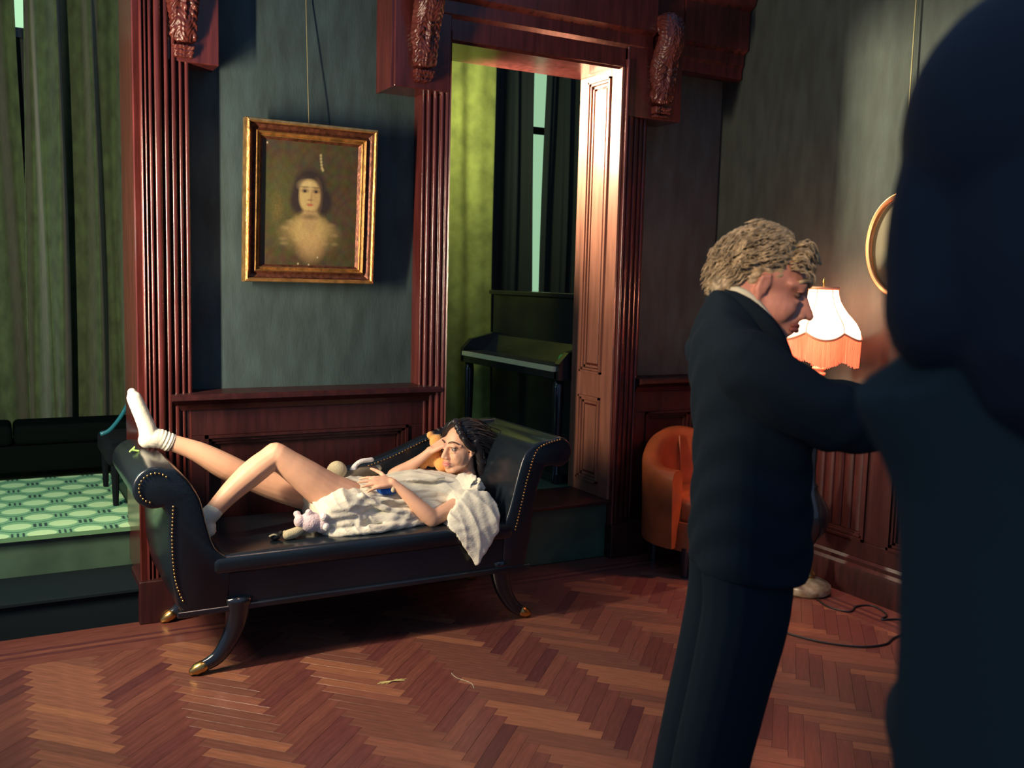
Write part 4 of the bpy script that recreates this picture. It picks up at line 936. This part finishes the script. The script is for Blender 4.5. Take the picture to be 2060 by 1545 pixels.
# ------------------------------------------------------------------ dark figure close to the camera
vf = .83; HF = frame(MY*.95-MX*.2, (0, 0, 1), Q(.475, vf, 1.70)); 
def F(u, v, z): return Q(u, v, z)
mb = head_blobs(HF, True, 1.0)
mb.tube([F(.48, vf, 1.60), F(.49, vf, 1.50), F(.50, vf, 1.42)], [.055, .055, .07], 16, round_ends=True)
mb.ell(F(.545, vf, 1.25), (.13, .10, .2)); mb.ell(F(.545, vf, .98), (.13, .11, .16))
for sd in (-1, 1):
    uu = .55+sd*.10
    mb.tube([F(uu, vf, .95), F(uu, vf, .5), F(uu, vf, .09)], [.08, .055, .04], 12, round_ends=True)
    mb.tube([F(uu, vf-.02, .06), F(uu, vf+.08, .04), F(uu, vf+.16, .03)], [.034, .034, .028], 10, round_ends=True)
    su = .57+sd*.14
    el = F(.585+sd*.145, vf, 1.20); wr = F(.55+sd*.03, vf+.18, 1.14)
    mb.tube([F(su, vf, 1.47), el, wr], [.05, .04, .028], 12, round_ends=True)
    hand_blobs(mb, wr, MY*.8-MX*sd*.4+V(0, 0, .1), V(0, 0, 1), -sd, (.4, .45, .5, .55), .08, .9)
fg = mb.remesh('person', SKINM, None, .007, 4)
tag(fg, 'person in black seen from behind, out of focus at the right edge', 'person')
face_parts(HF, fg, True, 1.0)
hm = MB(); hm.ell(F(.462, vf-.01, 1.735), (.137, .125, .135), 24, 16)
hm.tube(bez([F(.45, vf-.04, 1.72), F(.445, vf-.06, 1.64), F(.455, vf-.07, 1.56)], 8), .095, 16, round_ends=True)
for du in (-.06, .06): hm.tube(bez([F(.455+du, vf, 1.74), F(.445+du*1.15, vf-.01, 1.66), F(.44+du*1.1, vf-.02, 1.58)], 8), .056, 12, round_ends=True)
hm.remesh('hair', HAIRF, fg, .007, 4)
cm_ = MB()
def ringf(u, z, ru, rv, k=28, dv=0):
    return [F(u+ru*math.copysign(abs(math.cos(a))**.85, math.cos(a)), vf+dv+rv*math.copysign(abs(math.sin(a))**.85, math.sin(a)), z) for a in np.linspace(0, 2*PI, k, endpoint=False)]
cm_.loft([ringf(.565, .62, .205, .15), ringf(.565, .85, .195, .145), ringf(.565, 1.05, .19, .14), ringf(.565, 1.25, .195, .135), ringf(.56, 1.40, .20, .125), ringf(.54, 1.50, .21, .11), ringf(.52, 1.565, .165, .09), ringf(.49, 1.61, .08, .075)])
for sd in (-1, 1):
    cm_.tube(bez([F(.55+sd*.192, vf, 1.535), F(.57+sd*.165, vf, 1.43), F(.575+sd*.16, vf, 1.28), F(.575+sd*.155, vf+.02, 1.18), F(.55+sd*.09, vf+.14, 1.15), F(.55+sd*.05, vf+.17, 1.145)], 18), [.065, .064, .062, .06, .058, .056, .055, .054, .053, .052, .051, .05, .05, .049, .048, .047, .046, .045, .045][:19], 14, round_ends=False)
cm_.remesh('coat', COATM, fg, .009, 4)
tm = MB()
for sd in (-1, 1): tm.tube([F(.55+sd*.095, vf, .80), F(.55+sd*.10, vf, .5), F(.55+sd*.10, vf, .06)], [.11, .095, .085], 16)
tm.remesh('trousers', COATM, fg, .01, 3)
for sd in (-1, 1): MB().ell(F(.55+sd*.10, vf+.06, .052), (.075, .11, .052)).build('shoe', BLACKW, fg, smooth=True)

# ------------------------------------------------------------------ floor lamp with fringed shade
lx, ly = 3.744, 3.513
la = empty('floor_lamp', (lx, ly, 0)); tag(la, 'lit floor lamp with scalloped fringed pink shade and marble foot', 'floor lamp')
MB().lathe([(.115, 0), (.128, .012), (.128, .045), (.110, .060), (.070, .075), (.045, .085)], (lx, ly, 0), 40).build('marble_foot', MARBLE, la, smooth=True)
MB().lathe([(.040, .08), (.050, .095), (.040, .11), (.026, .125), (.032, .15), (.020, .17), (.018, .20), (.024, .22)], (lx, ly, 0), 24).build('brass_collar', BRASS, la, smooth=True)
MB().lathe([(.022, .215), (.03, .235), (.022, .25), (.05, .29), (.085, .34), (.100, .40), (.095, .45), (.07, .50), (.045, .53), (.03, .56), (.035, .575), (.022, .59), (.017, .65), (.022, .85), (.017, 1.05), (.024, 1.07), (.012, 1.09), (.010, 1.30)], (lx, ly, 0), 32).build('column', BLACKW, la, smooth=True)
MB().lathe([(.030, 1.155), (.034, 1.162), (.034, 1.17), (.018, 1.178), (.034, 1.186), (.034, 1.196), (.02, 1.205)], (lx, ly, 0), 24).build('candle_cup', mat('peach_enamel', (.8, .4, .25, 1), .4), la, smooth=True)
SH = D.materials.new('silk_shade'); SH.use_nodes = True; nt = SH.node_tree; b = nt.nodes['Principled BSDF']; b.inputs['Base Color'].default_value = (.95, .80, .70, 1); b.inputs['Roughness'].default_value = .8
tl = nt.nodes.new('ShaderNodeBsdfTranslucent'); tl.inputs[0].default_value = (1, .80, .68, 1); mx = nt.nodes.new('ShaderNodeMixShader'); mx.inputs[0].default_value = .6
nt.links.new(b.outputs[0], mx.inputs[1]); nt.links.new(tl.outputs[0], mx.inputs[2]); nt.links.new(mx.outputs[0], nt.nodes['Material Output'].inputs[0])
FR = D.materials.new('silk_fringe'); FR.use_nodes = True; nt = FR.node_tree; b = nt.nodes['Principled BSDF']; b.inputs['Base Color'].default_value = (.9, .50, .38, 1); b.inputs['Roughness'].default_value = .8
tl = nt.nodes.new('ShaderNodeBsdfTranslucent'); tl.inputs[0].default_value = (1, .55, .42, 1); mx = nt.nodes.new('ShaderNodeMixShader'); mx.inputs[0].default_value = .55
nt.links.new(b.outputs[0], mx.inputs[1]); nt.links.new(tl.outputs[0], mx.inputs[2]); nt.links.new(mx.outputs[0], nt.nodes['Material Output'].inputs[0])
NP = 6; a0 = .35
prof = [(.072, 1.598), (.076, 1.57), (.086, 1.54), (.104, 1.51), (.128, 1.48), (.155, 1.455), (.180, 1.43), (.197, 1.405), (.203, 1.38)]
def shr(r, a, t):   # scalloped radius
    k = abs(math.sin(NP*(a-a0)/2)); return r*(1-.10*t*(1-k))
def botz(a, z): k = abs(math.sin(NP*(a-a0)/2)); return z-.035*k
for p in range(NP):
    rows = []; K = 12
    for i, (r, z) in enumerate(prof):
        t = i/(len(prof)-1); row = []
        for k in range(K+1):
            a = a0+2*PI*(p+k/K)/NP; zz = z-(.035*abs(math.sin(NP*(a-a0)/2)))*t**3; row.append((lx+shr(r, a, t)*math.cos(a), ly+shr(r, a, t)*math.sin(a), zz))
        rows.append(row)
    vs = [v for r in rows for v in r]; fs = [(i*(K+1)+k, i*(K+1)+k+1, (i+1)*(K+1)+k+1, (i+1)*(K+1)+k) for i in range(len(rows)-1) for k in range(K)]
    mobj('shade_panel', vs, fs, SH, la, smooth=True)
    a = a0+2*PI*p/NP
    MB().tube([(lx+(shr(r, a, i/8)+.002)*math.cos(a), ly+(shr(r, a, i/8)+.002)*math.sin(a), z) for i, (r, z) in enumerate(prof)], .0026, 6).build('seam_braid', mat('peach_braid', (.75, .35, .2, 1), .8) if p == 0 else D.materials['peach_braid'], la)
BR = D.materials['peach_braid']
P = []; 
for k in range(145):
    a = 2*PI*k/144; z = 1.38-.035*abs(math.sin(NP*(a-a0)/2)); r = shr(.203, a, 1)+.002; P.append((lx+r*math.cos(a), ly+r*math.sin(a), z))
MB().tube(P, .006, 6).build('edge_braid', BR, la, smooth=True)
MB().lathe([(.070, 1.596), (.078, 1.596), (.079, 1.612), (.071, 1.612), (.070, 1.596)], (lx, ly, 0), 32).build('top_band', BR, la, smooth=True)
mb = MB()
for k in range(420):
    a = 2*PI*k/420+random.uniform(-.003, .003); zt = 1.378-.035*abs(math.sin(NP*(a-a0)/2)); r = shr(.203, a, 1); zb_ = zt-.135+random.uniform(-.006, .006)
    ca, sa = math.cos(a), math.sin(a); r2 = r-.006+random.uniform(-.003, .003)
    mb.tube([(lx+r*ca, ly+r*sa, zt), (lx+(r+r2)/2*ca, ly+(r+r2)/2*sa, (zt+zb_)/2), (lx+r2*ca, ly+r2*sa, zb_)], .0017, 4)
o = mb.build('fringe', FR, la); o['kind'] = 'stuff'
MB().lathe([(.003, 1.60), (.006, 1.615), (.004, 1.625), (.009, 1.638), (.003, 1.65), (.001, 1.66)], (lx, ly, 0), 12).build('finial', BRASS, la, smooth=True)
MB().tube([(lx-.07, ly, 1.604), (lx, ly, 1.604), (lx+.07, ly, 1.604)], .002, 6).build('spider', BRASS, la)
bulb = MB().ell((lx, ly, 1.45), (.028, .028, .036)).build('bulb', emis('lit_bulb', (1, .7, .45), 25), la, smooth=True)
pl_ = D.lights.new('lamp_bulb', 'POINT'); pl_.energy = 62; pl_.color = (1, .46, .31); pl_.shadow_soft_size = .05
po = D.objects.new('lamp_bulb', pl_); COL.objects.link(po); po.location = (lx, ly, 1.46)
# cords
def cord(label, pts, r=.0045):
    o = MB().tube(bez(pts, 60), r, 6).build('power_cord', BLACKC, None, smooth=True); tag(o, label, 'cord')
cord('long black cord curving across the parquet in front of the lamp', [(3.60, 3.46, .006), (3.34, 3.32, .006), (3.20, 3.17, .006), (3.24, 2.98, .006), (3.36, 2.84, .006), (3.50, 2.80, .006), (3.62, 2.84, .006), (3.80, 2.86, .006)])
cord('black lamp cord looping from the marble foot along the wall', [(3.70, 3.39, .006), (3.66, 3.28, .006), (3.70, 3.18, .006), (3.80, 3.22, .006), (3.88, 3.19, .006), (3.84, 3.07, .006), (3.76, 3.03, .006), (3.86, 2.98, .006), (3.90, 2.8, .006)])

# ------------------------------------------------------------------ tub chair
tc = empty('tub_chair', (3.5, 4.15, 0)); tag(tc, 'worn tan leather tub chair in the corner behind the standing man', 'tub chair')
cx, cy = 3.55, 4.10
def tubring(t):  # t -1..1 around from left front to right front
    a = t*1.0*PI*.62+PI/2
    ex_, ey_ = math.cos(a), math.sin(a)
    if abs(t) > .8: pass
    x = cx+.33*ex_; y = cy+.30*ey_
    top = .60+.17*(0.5+0.5*math.cos(min(1, abs(t)*1.15)*PI))
    nx_, ny_ = ex_, ey_; th = .045; out = []
    pr__ = [(-1, .17), (-1, top-.05), (-.8, top-.015), (-.3, top), (.3, top), (.8, top-.015), (1, top-.05), (1, .17)]
    for s_, z in pr__:
        bul = .02*math.sin(min(1, max(0, (z-.17)/.6))*PI)
        out.append((x+nx_*(th*s_+bul*(s_ > 0)), y+ny_*(th*s_+bul*(s_ > 0)), z))
    return out
MB().loft([tubring(t) for t in np.linspace(-1, 1, 41)]).build('shell', ORANGEL, tc, auto=.9)
MB().loft([[ (cx+.275*math.cos(a)*k, cy-.02+.27*math.sin(a)*k, z) for a in np.linspace(0, 2*PI, 32, endpoint=False)] for k, z in ((.97, .30), (1, .33), (1, .40), (.97, .43), (.85, .445))]).build('seat_cushion', ORANGEL, tc, smooth=True)
MB().loft([[ (cx+.30*math.cos(a), cy-.02+.29*math.sin(a), z) for a in np.linspace(0, 2*PI, 32, endpoint=False)] for z in (.15, .31)]).build('seat_base', ORANGEL, tc, auto=.9)
MB().tube(bez([(cx-.02+.0, cy+.225, .46), (cx-.02, cy+.235, .60), (cx-.02, cy+.25, .72)], 10), .007, 8).build('back_piping', ORANGEL, tc, smooth=True)
for x, y in ((3.30, 3.97), (3.71, 3.86), (3.33, 4.30), (3.75, 4.30)): MB().tube([(x, y, .17), (x, y, 0)], [.030, .022], 10).build('leg', BLACKW, tc)

# ------------------------------------------------------------------ scraps on the floor
d_ = MB(); 
for a, l in ((.1, .045), (-.25, .05), (.4, .03), (-.05, .06)):
    d_.tube([(1.352-l*math.cos(a), 3.385-l*math.sin(a), .003), (1.352, 3.385, .005), (1.352+l*math.cos(a), 3.385+l*math.sin(a), .003)], .0016, 5)
for i, v in enumerate(d_.v): d_.v[i] = (v[0]-.0, v[1]+.0, v[2])
o = d_.build('straw_scrap', STRAWM); tag(o, 'tiny yellow straw scrap lying on the parquet in front of the chaise', 'straw')
o = MB().tube(bez([(1.60, 3.36, .002), (1.60, 3.31, .002), (1.63, 3.24, .002), (1.62, 3.19, .002)], 14), .0009, 4).build('loose_thread', SHIRT); tag(o, 'thin pale loose thread curling on the parquet right of the straw scrap', 'thread')
